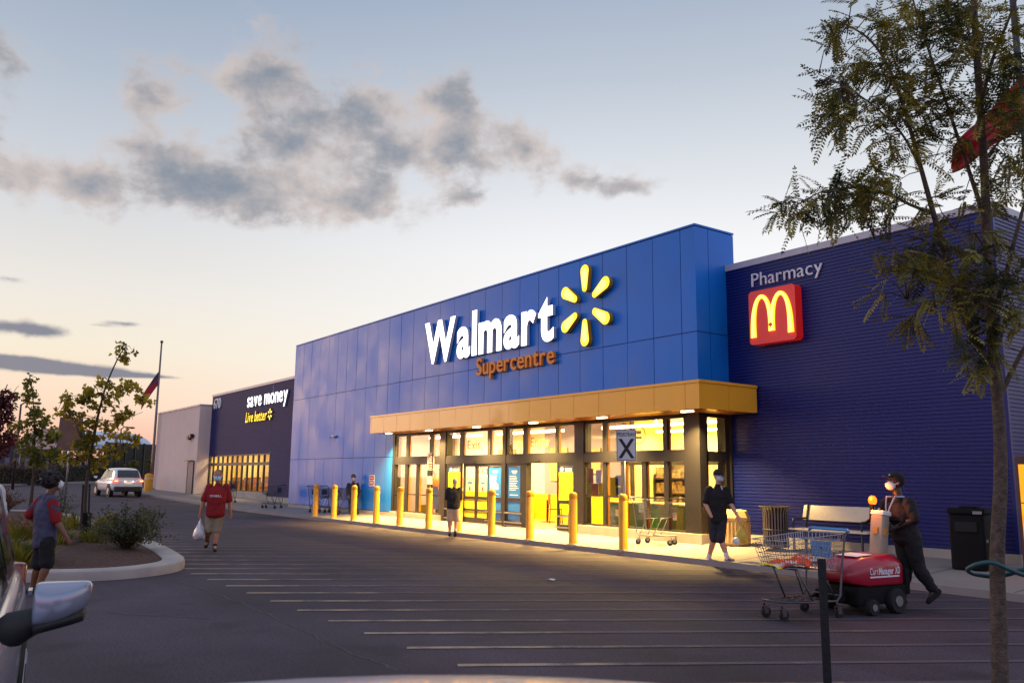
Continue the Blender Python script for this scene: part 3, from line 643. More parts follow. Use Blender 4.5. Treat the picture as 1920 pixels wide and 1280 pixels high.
for i in range(n+1):
    x = XLL+(xw1-XLL)*i/n; fb.box(x-.05, x+.05, YL-.0, YL+.1, zw0, zw1)
for i in range(n):
    a = XLL+(xw1-XLL)*i/n+.05; c = XLL+(xw1-XLL)*(i+1)/n-.05
    fb.box(a, c, YL+.0, YL+.1, 2.14, 2.30); fb.box(a, c, YL, YL+.1, zw1-.06, zw1); fb.box(a, c, YL, YL+.1, zw0, zw0+.06); fb.box(a, c, YL+.02, YL+.07, 1.24, 1.27)
wl = part(fb, 'window', BRONZE)
q = MB(); q.add([(XLL, YL+.05, zw0), (xw1, YL+.05, zw0), (xw1, YL+.05, zw1), (XLL, YL+.05, zw1)], [(0, 1, 2, 3)]); put(q.build('pane', GLASS), wl)
q = MB(); q.box(XLL, xw1, 17.6, 17.7, .3, 3); q.box(xw1-.1, xw1, 15.95, 17.6, .3, 3); q.box(XLL, XLL+.1, 15.95, 17.6, .3, 3); part(q, 'back_wall', CREAM)
q = MB(); q.box(XLL, xw1, 15.95, 17.7, 2.95, 3.02); q.box(XLL, xw1, 15.95, 17.7, .5, .72); part(q, 'interior_ceiling', CREAM)
q = MB()
for k in range(9): x = XLL+.8+k*1.12; h = R(.4, .95); q.box(x, x+R(.3, .7), 17.0, 17.4, .72, .72+h)
part(q, 'display_shelf', M('shelf_goods', S(150, 96, 40), .6, var=.6, vs=2.5))
for cx in (-51, -46):
    al = bpy.data.lights.new('shop_glow', 'AREA'); al.energy = 110; al.color = (1, .82, .45); al.shape = 'RECTANGLE'; al.size = 3.6; al.size_y = .3
    ao = bpy.data.objects.new('shop_glow', al); COL.objects.link(ao); ao.location = (cx, 16.5, 2.92)
# grey block at the far end
q = MB(); q.box(-63.7, XLL, 15.07, 40, .05, 5.80); part(q, 'grey_wing', GREYP)
q = MB(); q.box(-63.75, XLL+.03, 15.02, 40, 5.80, 5.89); part(q, 'parapet_cap', CAP)
DX0, DX1 = WY(352, 900, 15.07).x, WY(362, 900, 15.07).x
q = MB(); q.box(DX0, DX1, 15.02, 15.066, .42, 2.35); dd = part(q, 'door', M('grey_door', S(150, 132, 128), .6, var=.08))
q = MB(); q.box(DX0-.08, DX0, 15.0, 15.066, .42, 2.43); q.box(DX1, DX1+.08, 15.0, 15.066, .42, 2.43); q.box(DX0, DX1, 15.0, 15.066, 2.352, 2.43); q.box(DX0-.1, DX1+.1, 14.8, 15.0, 2.43, 2.47); put(q.build('frame', BRONZE), dd)
# ---- wall cameras, box lamp and notices (each a thing)
def camera_dome(p, label):
    t = thing('security_camera', label, 'camera', p)
    a = MB(); a.box(p[0]-.05, p[0]+.05, p[1]-.05, p[1], p[2]-.05, p[2]+.05); a.build('bracket', WHITEP, t)
    a = MB(); a.tube([V(p)+V((-.06, -.10, -.01)), V(p)+V((.07, -.08, 0))], [.06, .06], 12, True); a.build('housing', WHITEP, t, True)
    a = MB(); a.ell(V(p)+V((-.13, -.11, -.03)), ((.045, 0, 0), (0, .045, 0), (0, 0, .045))); a.build('lens', BLACK, t, True)
camera_dome(tuple(WY(628, 818, Y0-.0)), 'small white security camera on the lower part of the blue panelled wall')
p = WY(361, 818, 15.07); t = thing('wall_light', 'small twin flood light fixed high on the pale grey wall above the door', 'light', tuple(p))
for dx in (-.35, .15):
    a = MB(); a.box(p.x+dx-.17, p.x+dx+.17, p.y-.22, p.y-.02, p.z-.12+dx*.2, p.z+.12+dx*.2); a.build('lamp_head', BRONZE, t)
a = MB(); a.box(p.x-.5, p.x+.5, p.y-.02, p.y-.001, p.z-.03, p.z+.03); a.build('bracket', BRONZE, t)

# ---------------------------------------------------------------- signs on the front
def rim_poly(pts): return pts
t = thing('store_name_sign', 'huge glowing white channel letters across the middle of the blue panelled front', 'sign', (-22, Y0, 5.5))
ls = writing('Walmart', WALL(-25.58, Y0-.03, 5.53), 7.2, 1.37, [WHITE_E, RETURN], each='letter', parent=t, off=.034, gap=.062, thick=.11)
t = thing('sunburst_emblem', 'glowing yellow six-rayed sunburst emblem beside the big white letters', 'sign', (-17.02, Y0, 6.24))
def sunburst(cx, cz, y, r0, r1, wi, wo, th, t, mat, rim):
    for k in range(6):
        a = pi/2+k*pi/3; d = V((cos(a), sin(a))); n = V((-d.y, d.x)); pts = []
        for j in range(7):
            q = pi*j/6; pts.append(d*(r1-wo)+n*(wo*cos(q))+d*(wo*sin(q)))
        for j in range(7):
            q = pi*j/6; pts.append(d*(r0+wi)-n*(wi*cos(q))-d*(wi*sin(q)))
        mb = MB(); mb.prism([(p.x, p.y) for p in pts], th, WALL(cx, y, cz)); mb.mi = [1]*len(mb.f); mb.mi[1] = 0; ra = mb.build('ray', [mat, YELSIDE], t)
        c = d*(r0+r1)/2; mb = MB(); mb.prism([((p-c).x*.62+c.x, (p-c).y*.72+c.y) for p in pts], .012, WALL(cx, y-th-.002, cz)); put(mb.build('lit_core', rim), ra)
sunburst(-17.02, 6.24, Y0-.03, .37, 1.12, .10, .172, .13, t, YEL_E, YEL_RIM)
t = thing('store_type_sign', 'unlit orange letters reading Supercentre under the big white name', 'sign', (-20.3, Y0, 4.8))
writing('Supercentre', WALL(-22.32, Y0-.03, 4.82), 3.94, .53, ORRET, each='letter', parent=t, off=.012, gap=.07, thick=.09)
t = thing('pharmacy_sign', 'pale unlit Pharmacy lettering on the navy ribbed wall above the red emblem box', 'sign', (-11.5, YW, 6.15))
writing('Pharmacy', WALL(-12.45, YW-.02, 6.10), 1.88, .32, PALE, each='letter', parent=t, off=-.006, gap=.095, thick=.035)
t = thing('slogan_sign', 'glowing white save money lettering on the far dark ribbed wing', 'sign', (-43.7, YL, 5.4))
writing('save money', WALL(-46.75, YL-.02, 5.32), 5.95, .80, [WHITE_E, RETURN], each='letter', parent=t, off=.014, gap=.085, thick=.08)
t = thing('slogan_second_line', 'small glowing yellow slanted Live better lettering with a tiny sunburst', 'sign', (-45, YL, 4.5))
writing('Live better', WALL(-46.85, YL-.02, 4.48), 3.3, .55, [YEL_E, YELSIDE], each='letter', parent=t, off=.012, gap=.07, shear=.25, thick=.1)
sunburst(-43.15, 4.75, YL-.02, .1, .3, .03, .05, .08, t, YEL_E, YEL_RIM)
t = thing('street_number', 'pale unlit numerals 670 at the top corner of the dark wing', 'sign', (-52.8, YL, 5.7))
writing('670', WALL(-53.0, YL-.02, 5.58), 1.3, .62, PALE, each='digit', parent=t, off=-.0, gap=.09, thick=.06)
# red box with the golden arches
MX, MZ, MW, MH = -11.76, 5.31, 1.25, 1.24
t = thing('restaurant_sign', 'red square light box with a glowing yellow double-arch M on the navy wall', 'sign', (MX, YW, MZ))
def rrect(w, h, r, n=5):
    P = []
    for sx, sy, a0 in ((1, 1, 0), (-1, 1, pi/2), (-1, -1, pi), (1, -1, 3*pi/2)):
        for i in range(n+1): a = a0+pi/2*i/n; P.append((sx*(w/2-r)+r*cos(a), sy*(h/2-r)+r*sin(a)))
    return P
RED_E = M('lit_red', S(200, 24, 20), .35, var=.03, emit=S(210, 30, 20), es=.32, coat=.4)
mb = MB(); mb.prism(rrect(MW, MH, .09), .24, WALL(MX, YW-.02, MZ)); mb.build('light_box', RED_E, t, auto=40)
def arch_poly(cx, h, w, th0, th1, top):                            # one tall arch with thicker legs
    out = []; inn = []
    for i in range(25):
        a = pi*i/24; c = cos(a); s_ = sin(a)**.62 if sin(a) > 0 else 0
        out.append((cx+w*c, h*s_)); inn.append((cx+(w-th0)*c*.98, (h-th1)*s_))
    return out, inn
for w_, dep, mt, nm in ((1., .03, YEL_E, 'arches'), (.55, .045, YEL_RIM, 'lit_core')):
    mb = MB()
    for cx in (-.255, .255):
        n = 32; o_ = []; i_ = []
        for i in range(n+1):
            a = pi*i/n; c = cos(a); s_ = max(0, sin(a))**.7
            mid = (cx+.245*c, -.46+.92*s_); outer = cx < 0 and c < 0 or cx > 0 and c > 0
            hw = (.050+.022*(1-s_))*w_; hz = .045*w_
            o_.append((mid[0]+hw*c*1.0, mid[1]+hz*s_)); i_.append((mid[0]-hw*c, mid[1]-hz*s_))
        for i in range(n):
            q = [o_[i], o_[i+1], i_[i+1], i_[i]]
            if not ((cx < 0 and i < 7) or (cx > 0 and i >= n-7)) or True:
                vs = []
                for z_ in (0, dep):
                    for p_ in q: vs.append(WALL(MX, YW-.262-(.001 if cx > 0 else 0), MZ) @ V((p_[0], max(p_[1], -.5 if abs(p_[0]) > .3 else -.36), z_)))
                mb.add(vs, [(4, 5, 6, 7), (0, 1, 5, 4), (2, 3, 7, 6)])
    mb.build(nm, mt, t)
mb = MB(); lp = [(0, .07), (.018, .03), (.05, .04), (.04, .0), (.055, -.012), (.012, -.03), (.006, -.06), (-.006, -.06), (-.012, -.03), (-.055, -.012), (-.04, .0), (-.05, .04), (-.018, .03)]
mb.prism(lp, .01, WALL(MX, YW-.315, MZ-.23)); mb.build('leaf_mark', RED_E, t)
# red notice on the blue wall
p = WY(697.5, 900.5, Y0); t = thing('wall_notice', 'small red square notice with white border on the blue wall behind the bollards', 'sign', tuple(p))
a = MB(); a.prism(rrect(.44, .42, .03), .012, WALL(p.x, Y0-.001, p.z)); a.build('plate', WHITEP, t)
RNOT = M('notice_red', S(190, 40, 48), .5, var=.03)
a = MB(); a.prism(rrect(.37, .15, .015), .003, WALL(p.x, Y0-.014, p.z+.10)); a.prism(rrect(.37, .17, .015), .003, WALL(p.x, Y0-.014, p.z-.09)); a.build('red_field', RNOT, t)
a = MB()
for k in range(2): a.box(p.x-.12, p.x+.12, Y0-.021, Y0-.0175, p.z-.07-.05*k, p.z-.045-.05*k)
a.box(p.x-.13, p.x+.13, Y0-.021, Y0-.0175, p.z+.085, p.z+.115); a.build('print', WHITEP, t)

# ---------------------------------------------------------------- bollards
def bollard_proto():
    mb = MB(); prof = [(.104, -.05), (.104, .02), (.098, .03), (.098, 1.05), (.094, 1.056), (.098, 1.064), (.098, 1.12), (.093, 1.16), (.075, 1.19), (.04, 1.205), (.001, 1.208)]
    return prof, mb
BX = [(-30.717, 'yellow bollard at the far left end of the row, half hiding parked carts'), (-29.086, 'yellow bollard with a dark trolley basket close on both sides of it'), (-27.402, 'yellow bollard standing in front of the man in dark clothes'), (-25.737, 'yellow bollard just under the small red wall notice'),
      (-24.125, 'yellow bollard before the lavender window, third left of the white-haired man'), (-22.348, 'yellow bollard right beside the no parking signpost'), (-20.68, 'yellow bollard mostly hidden behind the legs of the white-haired man'), (-19.021, 'yellow bollard in front of the blue door poster'),
      (-17.341, 'yellow bollard standing in front of the open doorway'), (-15.642, 'yellow bollard in front of the yellow door poster and dark column'), (-13.945, 'yellow bollard beside the pedestrian crossing signpost')]
bp_ = None
for x, lab in BX:
    if bp_ is None:
        bp_ = thing('bollard', lab, 'bollard', (x, 13.14, zs(x, 13.14)), 'yellow bollards along the kerb')
        prof, mb = bollard_proto(); mb.lathe(prof, 24, (x, 13.14, zs(x, 13.14))); mb.build('post', YELLOW, bp_, auto=50)
        mb = MB(); mb.lathe([(.15, -.03), (.15, .012), (.104, .018), (.104, -.03)], 20, (x, 13.14, zs(x, 13.14))); mb.build('base_collar', CONC, bp_)
    else:
        dup(bp_, (x, 13.14+R(-.02, .02), zs(x, 13.14)), R(0, 6), lab)
p = WY(277, 921, 14.2); t = thing('guard_post', 'short thick yellow guard post at the corner of the grey block', 'bollard', (p.x, 14.2, zs(p.x, 14.2)))
a = MB(); a.lathe([(.26, -.1), (.26, 1.0), (.22, 1.1), (.1, 1.16), (.001, 1.17)], 18, (p.x, 14.2, zs(p.x, 14.2))); a.build('post', YELLOW, t, auto=50)
a = MB(); a.lathe([(.27, .8), (.27, .84), (.26, .84), (.26, .8)], 18, (p.x, 14.2, zs(p.x, 14.2))); a.build('band', WHITEP, t)

# ---------------------------------------------------------------- posted signs
def facing(p, turn=0.):                                            # frame of a plate whose front looks towards the lot
    d = V((-p[0], -p[1], 0)).normalized(); d = Matrix.Rotation(turn, 3, 'Z') @ d
    ex = V((0, 0, 1)).cross(d); return frame(V(p), ex, V((0, 0, 1)), d)
SIGNW = M('sign_sheet', S(196, 200, 208), .45, var=.04, vs=3)
SIGNK = M('sign_black', S(16, 16, 18), .5, var=0)
bp = V((-14.05, 13.28, 0)); bz = zs(bp.x, bp.y)
t = thing('crossing_sign', 'white rectangular PEDESTRIAN X sign on a thin grey post', 'road sign', (bp.x, bp.y, bz))
a = MB(); a.tube([(bp.x, bp.y, bz-.1), (bp.x, bp.y, 2.62)], .032, 8); a.build('post', GALV, t, True)
c = VP(1174.5, 834.5, (bp.x, bp.y), .07); mt = facing(c, radians(-8))
sc = (bp-EYE).length/F; PW, PH = 35*sc*1.06, 57*sc*1.0
a = MB(); a.prism(rrect(PW, PH, .03), .006, mt); a.build('plate', SIGNW, t)
a = MB(); o_ = rrect(PW-.02, PH-.02, .025); i_ = rrect(PW-.045, PH-.045, .018); n = len(o_)
a.add([mt @ V((x, y, .008)) for x, y in o_]+[mt @ V((x, y, .008)) for x, y in i_], [(i, (i+1) % n, n+(i+1) % n, n+i) for i in range(n)]); a.build('border', SIGNK, t)
put(writing('PEDESTRIAN', mt @ Matrix.Translation((-PW*.43, PH*.29, .0075)), PW*.86, PH*.125, SIGNK, 'lettering', None, thick=.002, off=.012, gap=.06), t)
a = MB()
for s_ in (1, -1):
    w, h, k = PW*.31, PH*.31, PW*.09
    a.prism([(s_*(-w-k), -h-PH*.1), (s_*(-w+k), -h-PH*.1), (s_*(w+k), h-PH*.1), (s_*(w-k), h-PH*.1)][::s_], .002, mt @ Matrix.Translation((0, 0, .0078+.0015*(s_ > 0))))
a.build('x_mark', SIGNK, t)
bp = WY(809, 940, 13.34); bp.z = 0; bz = zs(bp.x, bp.y)
t = thing('parking_rule_sign', 'narrow red and white no parking sign on a thin post', 'road sign', (bp.x, bp.y, bz))
a = MB(); a.tube([(bp.x, bp.y, bz-.1), (bp.x, bp.y, 2.35)], .03, 8); a.build('post', BRONZE, t, True)
c = VP(807.5, 865, (bp.x, bp.y), .06); mt = facing(c, radians(48)); 
a = MB(); a.prism(rrect(.30, .52, .03), .006, mt); a.build('plate', WHITEP, t)
a = MB(); rr = [[mt @ V((r_*cos(2*pi*j/24), .1+r_*sin(2*pi*j/24), .0085)) for j in range(24)] for r_ in (.085, .115)]; a.loft(rr, cap=False)
a.box(-.1, .1, -.012, .012, 0, .002, mt @ Matrix.Translation((0, .1, .0085)) @ Matrix.Rotation(-pi/4, 4, 'Z'))
a.box(-.11, .11, -.10, -.06, 0, .002, mt @ Matrix.Translation((0, 0, .0068))); a.box(-.11, .11, -.17, -.13, 0, .002, mt @ Matrix.Translation((0, 0, .0068))); a.box(-.11, .11, -.235, -.2, 0, .002, mt @ Matrix.Translation((0, 0, .0068)))
a.build('red_print', RNOT, t)
c = VP(806, 900, (bp.x, bp.y), .06); mt = facing(c, radians(30)); a = MB(); a.prism(rrect(.2, .24, .01), .006, mt); a.build('lower_plate', WHITEP, t)
bp = G(119, 958, .1); bp = V((bp.x, bp.y, 0)); bz = zg(bp.x)
dist = (bp-V((0, 0, 0))).length
t = thing('sign_back', 'bare brown back of a square sign on a post among the young trees', 'road sign', (bp.x, bp.y, bz))
c = VP(131, 813, (bp.x, bp.y), .05); mt = facing(c, radians(12)); sc = dist/F
top = VP(136, 790, (bp.x, bp.y)); 
a = MB(); a.tube([bp+V((0, 0, bz-.1)), top], .035, 8); a.build('post', GALV, t, True)
a = MB(); a.prism([(-19*sc, -27*sc), (20*sc, -25*sc), (18*sc, 26*sc), (-17*sc, 27*sc)], .02, mt @ Matrix.Translation((0, 0, .02))); a.build('plate', M('rusty_sheet', S(120, 84, 70), .6, var=.15, vs=2), t)

# ---------------------------------------------------------------- flags and poles
def flagcloth(corner, along, down, nx, ny, mats, name, parent, amp, taper=0., sag=.12):
    mb = MB(); N_ = along.cross(down).normalized(); vs = []
    for i in range(nx+1):
        for j in range(ny+1):
            u, v = i/nx, j/ny; k = sin(u*9+v*4)*amp*(.3+u)+sin(v*13+u*3)*amp*.5
            vs.append(V(corner)+along*u+down*v*(1-taper*u)+N_*k+V((0, 0, -sag*u*u))*along.length)
    mb.add(vs, [])
    for i in range(nx):
        for j in range(ny): mb.f.append([i*(ny+1)+j, (i+1)*(ny+1)+j, (i+1)*(ny+1)+j+1, i*(ny+1)+j+1]); mb.mi.append(1 if (i < nx*.45 and j < ny*.5) else 0)
    o = mb.build(name, mats, parent, True); m = o.modifiers.new('s', 'SOLIDIFY'); m.thickness = .004; bake(o, []); return o
FRED = M('flag_red', S(160, 18, 30), .7, var=.12, vs=3); FBLUE = M('flag_canton', S(70, 50, 78), .7, var=.2, vs=8)
fp = V((-63.5, 13.9, 0)); q = VP(283, 905, (fp.x, fp.y)); d = V((q.x, q.y, 0)); fp = d
bz = zs(fp.x, fp.y) if fp.y > 13.05 else zg(fp.x)
t = thing('flagpole', 'tall thin flagpole in front of the grey block, flag at half mast', 'flagpole', (fp.x, fp.y, bz))
ft = VP(304.5, 643, (fp.x, fp.y))
a = MB(); a.tube([(fp.x, fp.y, bz-.1), (fp.x, fp.y, bz+2), (fp.x, fp.y, ft.z)], [.11, .1, .055], 12); a.build('pole', M('pole_metal', S(120, 106, 104), .4, metal=.6, var=.05), t, True)
a = MB(); a.ell((fp.x, fp.y, ft.z+.08), ((.11, 0, 0), (0, .11, 0), (0, 0, .11))); a.build('finial', M('finial', S(90, 70, 60), .3, metal=.7, var=0), t, True)
a = MB(); a.lathe([(.24, -.05), (.24, .06), (.14, .2), (.11, .22)], 16, (fp.x, fp.y, bz)); a.build('base', CONC, t)
f0 = VP(299, 694, (fp.x, fp.y)); f1 = VP(266, 744, (fp.x, fp.y)); f2 = VP(296, 722, (fp.x, fp.y))
fl = flagcloth(f0, (f1-f0)*.97+V((0, 0, .3)), (f2-f0), 12, 8, [FRED, FBLUE], 'flag', None, .06); tag(fl, 'small limp red ensign flag flying at half mast on the far pole', 'flag')
# big red flag behind the near tree
bq = V((-4.62, 11.95, 0)); bz = zs(bq.x, bq.y)
t = thing('near_flagpole', 'dark slim flagpole at the right edge behind the near tree', 'flagpole', (bq.x, bq.y, bz-.11))
q = VP(1921, 250, (bq.x, bq.y)); 
a = MB(); a.tube([(q.x, q.y, -.05), (q.x, q.y, 9.6)], [.06, .04], 10); a.build('pole', M('dark_pole', S(60, 62, 74), .4, metal=.5, var=.05), t, True)
a = MB(); a.ell((q.x, q.y, 9.65), ((.07, 0, 0), (0, .07, 0), (0, 0, .07))); a.build('finial', GALV, t, True)
c0 = VP(1921, 140, (bq.x, bq.y)); c1 = VP(1786, 278, (bq.x, bq.y), .25); c2 = VP(1921, 238, (bq.x, bq.y), .05)
fl = flagcloth(c0, (c1-c0), (c2-c0), 20, 12, [FRED, FRED], 'hanging_flag', None, .09, .5, .0); tag(fl, 'large drooping red flag seen through the leaves of the near tree', 'flag')

# ---------------------------------------------------------------- shopping carts
BLUEPL = M('blue_plastic', S(40, 140, 214), .4, var=.06, coat=.2)
def cart_proto(name, label, loc, rz, wire, frame_m, group=None, handle=BLUEPL, wr=.0032):
    t = thing(name, label, 'shopping cart', (0, 0, 0), group)
    # basket corners: rear top, front top, rear bottom, front bottom (half widths)
    def side(u, v): # u 0 rear..1 front, v 0 bottom..1 top -> x, half width, z
        xt = -.42+u*.90; xb = -.36+u*.74; zt = 1.0-.07*u; zb_ = .56+.05*u
        wt = .275-.05*u; wb = .22-.05*u
        return (xb+(xt-xb)*v, wb+(wt-wb)*v, zb_+(zt-zb_)*v)
    b = MB()
    def P(u, v, s_): x, w, z = side(u, v); return (x, w*s_, z)
    for s_ in (-1, 1):
        for k in range(23): b.tube([P(k/22, 0, s_), P(k/22, 1, s_)], wr, 4)
        for k in range(7): b.tube([P(0, k/6, s_), P(1, k/6, s_)], wr*(1.6 if k in (0, 6) else 1), 4)
    for u in (0, 1):
        for k in range(11):
            q = -1+k/5; b.tube([P(u, 0, q), P(u, 1, q)], wr, 4)
        for k in range(7): b.tube([P(u, k/6, -1), P(u, k/6, 1)], wr*(1.6 if k in (0, 6) else 1), 4)
    for k in range(15): b.tube([P(k/14, 0, -1), P(k/14, 0, 1)], wr, 4)
    for k in range(9): q = -1+k/4; b.tube([P(0, 0, q), P(1, 0, q)], wr, 4)
    b.build('basket', wire, t)
    b = MB()                                                       # folding seat flap
    for k in range(9): q = -.85+k*.2125; b.tube([(-.22, .24*q, .60), (-.36, .26*q, .93)], wr, 4)
    for k in range(5): z = .62+.075*k; b.tube([(-.22-.14*k/4, -.22, z), (-.22-.14*k/4, .22, z)], wr, 4)
    b.build('seat_flap', wire, t)
    b = MB()
    for s_ in (-1, 1):
        b.tube([(-.50, .26*s_, 1.03), (-.45, .27*s_, .98), (-.40, .25*s_, .60), (-.36, .25*s_, .26), (-.30, .245*s_, .2), (.1, .2*s_, .2), (.44, .13*s_, .215)], .0125, 8)
        b.tube([(.02, .2*s_, .21), (.10, .19*s_, .36), (.22, .17*s_, .585)], .010, 6)
        b.tube([(-.30, .23*s_, .22), (-.14, .2*s_, .56)], .009, 6)
        b.tube([(-.3, .245*s_, .2), (-.3, .245*s_, .13)], .012, 6); b.tube([(.42, .13*s_, .215), (.42, .13*s_, .13)], .012, 6)
    b.tube([(.44, -.13, .215), (.44, .13, .215)], .0125, 8); b.tube([(-.36, -.25, .26), (-.36, .25, .26)], .01, 6); b.tube([(.22, -.17, .585), (.22, .17, .585)], .01, 6)
    for k in range(7): x = -.25+.1*k; w = .235-.125*(x+.25)/.69; b.tube([(x, -w, .205), (x, w, .205)], wr, 4)
    for q in (-.6, -.2, .2, .6): b.tube([(-.28, .23*q, .205), (.44, .13*q, .212)], wr, 4)
    b.build('frame', frame_m, t, True)
    b = MB(); b.tube([(-.50, -.275, 1.03), (-.52, -.25, 1.045), (-.52, .25, 1.045), (-.50, .275, 1.03)], .019, 10, True); b.build('handle', handle, t, True)
    b = MB(); b.box(-.372, -.362, -.14, .14, .70, .90); b.build('sign_panel', handle, t)
    for x, w in ((.42, .13), (-.30, .245)):
        for s_ in (-1, 1):
            b = MB(); b.tube([(x-.03, w*s_-.014, .062), (x-.03, w*s_+.014, .062)], [.062, .062], 14); c = b.build('caster', RUBBER, t, auto=40)
            b = MB(); b.box(x-.045, x+.012, w*s_-.026, w*s_-.018, .05, .13); b.box(x-.045, x+.012, w*s_+.018, w*s_+.026, .05, .13); b.box(x-.045, x+.015, w*s_-.026, w*s_+.026, .13, .14); put(b.build('fork', frame_m, t), c)
    t.location = loc; t.rotation_euler = (0, 0, rz)
    t['s'] = 0; del t['s']
    return t
pk = cart_proto('parked_cart', 'dark wire shopping cart standing alone left of the blue panelled block', (-37.6, 14.0, zs(-37.6, 14.0)), radians(215), DKWIRE, DKWIRE, 'parked shopping carts', handle=M('grey_handle', S(84, 92, 120), .5, var=.05))
for x, y, a, l in ((-32.6, 14.15, 20, 'dark shopping cart parked between the two leftmost bollards'), (-32.0, 14.3, 18, 'dark shopping cart nested into the cart between the leftmost bollards'), (-30.3, 14.25, 60, 'dark shopping cart the man in dark clothes is holding'), (-43.6, 13.9, 200, 'dark shopping cart mostly hidden behind the man in the red shirt')):
    dup(pk, (x, y, zs(x, y)), radians(a), l)
ck2 = cart_proto('shopping_cart', 'wire shopping cart standing behind the crossing signpost in front of the green counters', (-14.05, 14.25, zs(-14, 14.3)), radians(20), DKWIRE, GALV, handle=MATS['grey_handle'])
ff = V((-.13, -.99, 0)).normalized(); fr = G(1450, 1160); rzc = atan2(ff.y, ff.x)
cp0 = fr-ff*.46
pc_ = cart_proto('pushed_cart', 'large chrome wire shopping cart with blue handle pushed ahead of the red machine', (cp0.x, cp0.y, 0), rzc, CHROME, M('cart_frame', S(92, 90, 94), .4, metal=.7, var=.1), wr=.0036)
pc_.scale = (1.10, 1.12, 1.0)
# safety vests dropped in that cart
def rag(name, label, mats, c, w, l, h, seed, stripes, rz):
    random.seed(seed); mb = MB(); nx, ny = 26, 18; vs = []
    m = Matrix.Translation(c) @ Matrix.Rotation(rz, 4, 'Z')
    for i in range(nx):
        for j in range(ny):
            u, v = i/(nx-1)*2-1, j/(ny-1)*2-1; r_ = max(0, 1-(abs(u)**3+abs(v)**3)*.5)
            n = mnoise.noise(V((u*2.2+seed, v*2.6, seed)))*.5+mnoise.noise(V((u*5+seed, v*6, 3)))*.25
            vs.append(m @ V((u*l+.05*mnoise.noise(V((v*3, u, seed))), v*w+.05*mnoise.noise(V((u*3, seed, v))), h*r_*(.55+n)+.012)))
    mb.add(vs, [])
    for i in range(nx-1):
        for j in range(ny-1):
            mb.f.append([i*ny+j, (i+1)*ny+j, (i+1)*ny+j+1, i*ny+j+1]); mb.mi.append(stripes(i/(nx-1), j/(ny-1)))
    o = mb.build(name, mats, None, True); md = o.modifiers.new('s', 'SOLIDIFY'); md.thickness = .006; bake(o, []); return tag(o, label, 'safety vest', 'safety vests dropped in the cart')
VOR = M('vest_orange', S(255, 92, 24), .6, var=.1, vs=8, emit=S(255, 70, 20), es=0); VWH = M('vest_reflective', S(236, 210, 205), .4, var=.05); VYE = M('vest_yellow', S(240, 220, 40), .6, var=.1)
bc = cp0+ff*.22
rag('safety_vest', 'crumpled orange safety vest with pale stripes in the front of the pushed cart', [VOR, VWH, VYE], V((bc.x, bc.y, .59)), .17, .30, .13, 3, lambda u, v: 1 if .42 < u < .52 or .72 < v < .84 else (2 if u > .9 else 0), rzc)
bc = cp0-ff*.06
rag('safety_vest', 'folded orange vest with a wide white band heaped towards the cart handle', [VOR, VWH, VYE], V((bc.x, bc.y, .60)), .18, .24, .17, 11, lambda u, v: 1 if .3 < u < .62 and v > .35 else (2 if v < .08 else 0), rzc+.3)

# ---------------------------------------------------------------- the cart-pushing machine
MRED = M('machine_red', S(160, 10, 44), .34, var=.06, vs=3, coat=.5); MGREY = M('machine_grey', S(150, 140, 122), .5, var=.08); MBLK = M('machine_black', S(14, 13, 15), .75, var=.2, spec=.2)
mc = fr-ff*1.60
t = thing('cart_pushing_machine', 'red and black motorised cart pusher with lettered side and lit amber beacon', 'cart pusher', (0, 0, 0))
def octs(x, w, z0, z1, ch): return [V((x, -w, z0)), V((x, -w, z1-ch)), V((x, -w+ch, z1)), V((x, w-ch, z1)), V((x, w, z1-ch)), V((x, w, z0))]
mb = MB(); mb.loft([octs(.55, .20, .42, .53, .04), octs(.48, .27, .38, .60, .07), octs(.28, .33, .35, .69, .10), octs(-.26, .33, .35, .72, .10), octs(-.40, .30, .35, .69, .09), octs(-.45, .26, .36, .60, .07)]); o = mb.build('hood', MRED, t)
o.modifiers.new('b', 'BEVEL').width = .022; o.modifiers['b'].segments = 2; bake(o, []); shade(o)
mb = MB(); mb.rbox(-.48, .46, -.30, .30, .12, .352, .05); mb.build('chassis', MBLK, t, auto=40)
mb = MB(); mb.rbox(-.53, -.44, -.31, .31, .22, .54, .03); mb.build('rear_bumper', MBLK, t, auto=40)
mb = MB(); mb.rbox(.50, .72, -.16, .16, .16, .30, .03); mb.tube([(.70, -.12, .24), (.86, -.1, .2)], .02, 8); mb.tube([(.70, .12, .24), (.86, .1, .2)], .02, 8); mb.build('cart_latch', MBLK, t, auto=40)
for x, r_ in ((-.20, .155), (.26, .10)):
    for s_ in (-1, 1):
        mb = MB(); y = .325*s_; mb.tube([(x, y-.055, r_), (x, y-.035, r_), (x, y+.035, r_), (x, y+.055, r_)], [r_*.9, r_, r_, r_*.9], 20); w_ = mb.build('wheel', RUBBER, t, auto=40)
        mb = MB(); mb.tube([(x, y+.03*s_, r_), (x, y+.062*s_, r_)], [r_*.5, r_*.42], 14); put(mb.build('rim', GALV, t, auto=40), w_)
tilt = Matrix.Translation((-.30, .02, .69)) @ Matrix.Rotation(radians(-9), 4, 'Y')
mb = MB(); mb.rbox(-.07, .07, -.10, .10, -.02, .52, .025, tilt); con = mb.build('console', MGREY, t, auto=40)
mb = MB(); mb.rbox(-.09, .07, -.11, .11, .52, .58, .02, tilt); put(mb.build('console_top', WHITEP, t, auto=40), con)
mb = MB(); mb.box(.071, .085, -.035, .035, .27, .36, tilt); mb.box(.0, .05, .101, .112, .26, .35, tilt); put(mb.build('switch', M('switch_amber', S(220, 140, 30), .5, var=.1), t), con)
mb = MB(); mb.tube([tilt @ V((-.05, -.26, .42)), tilt @ V((-.14, -.26, .48)), tilt @ V((-.14, .26, .48)), tilt @ V((-.05, .26, .42))], .018, 8, True); mb.build('handlebar', MBLK, t, True)
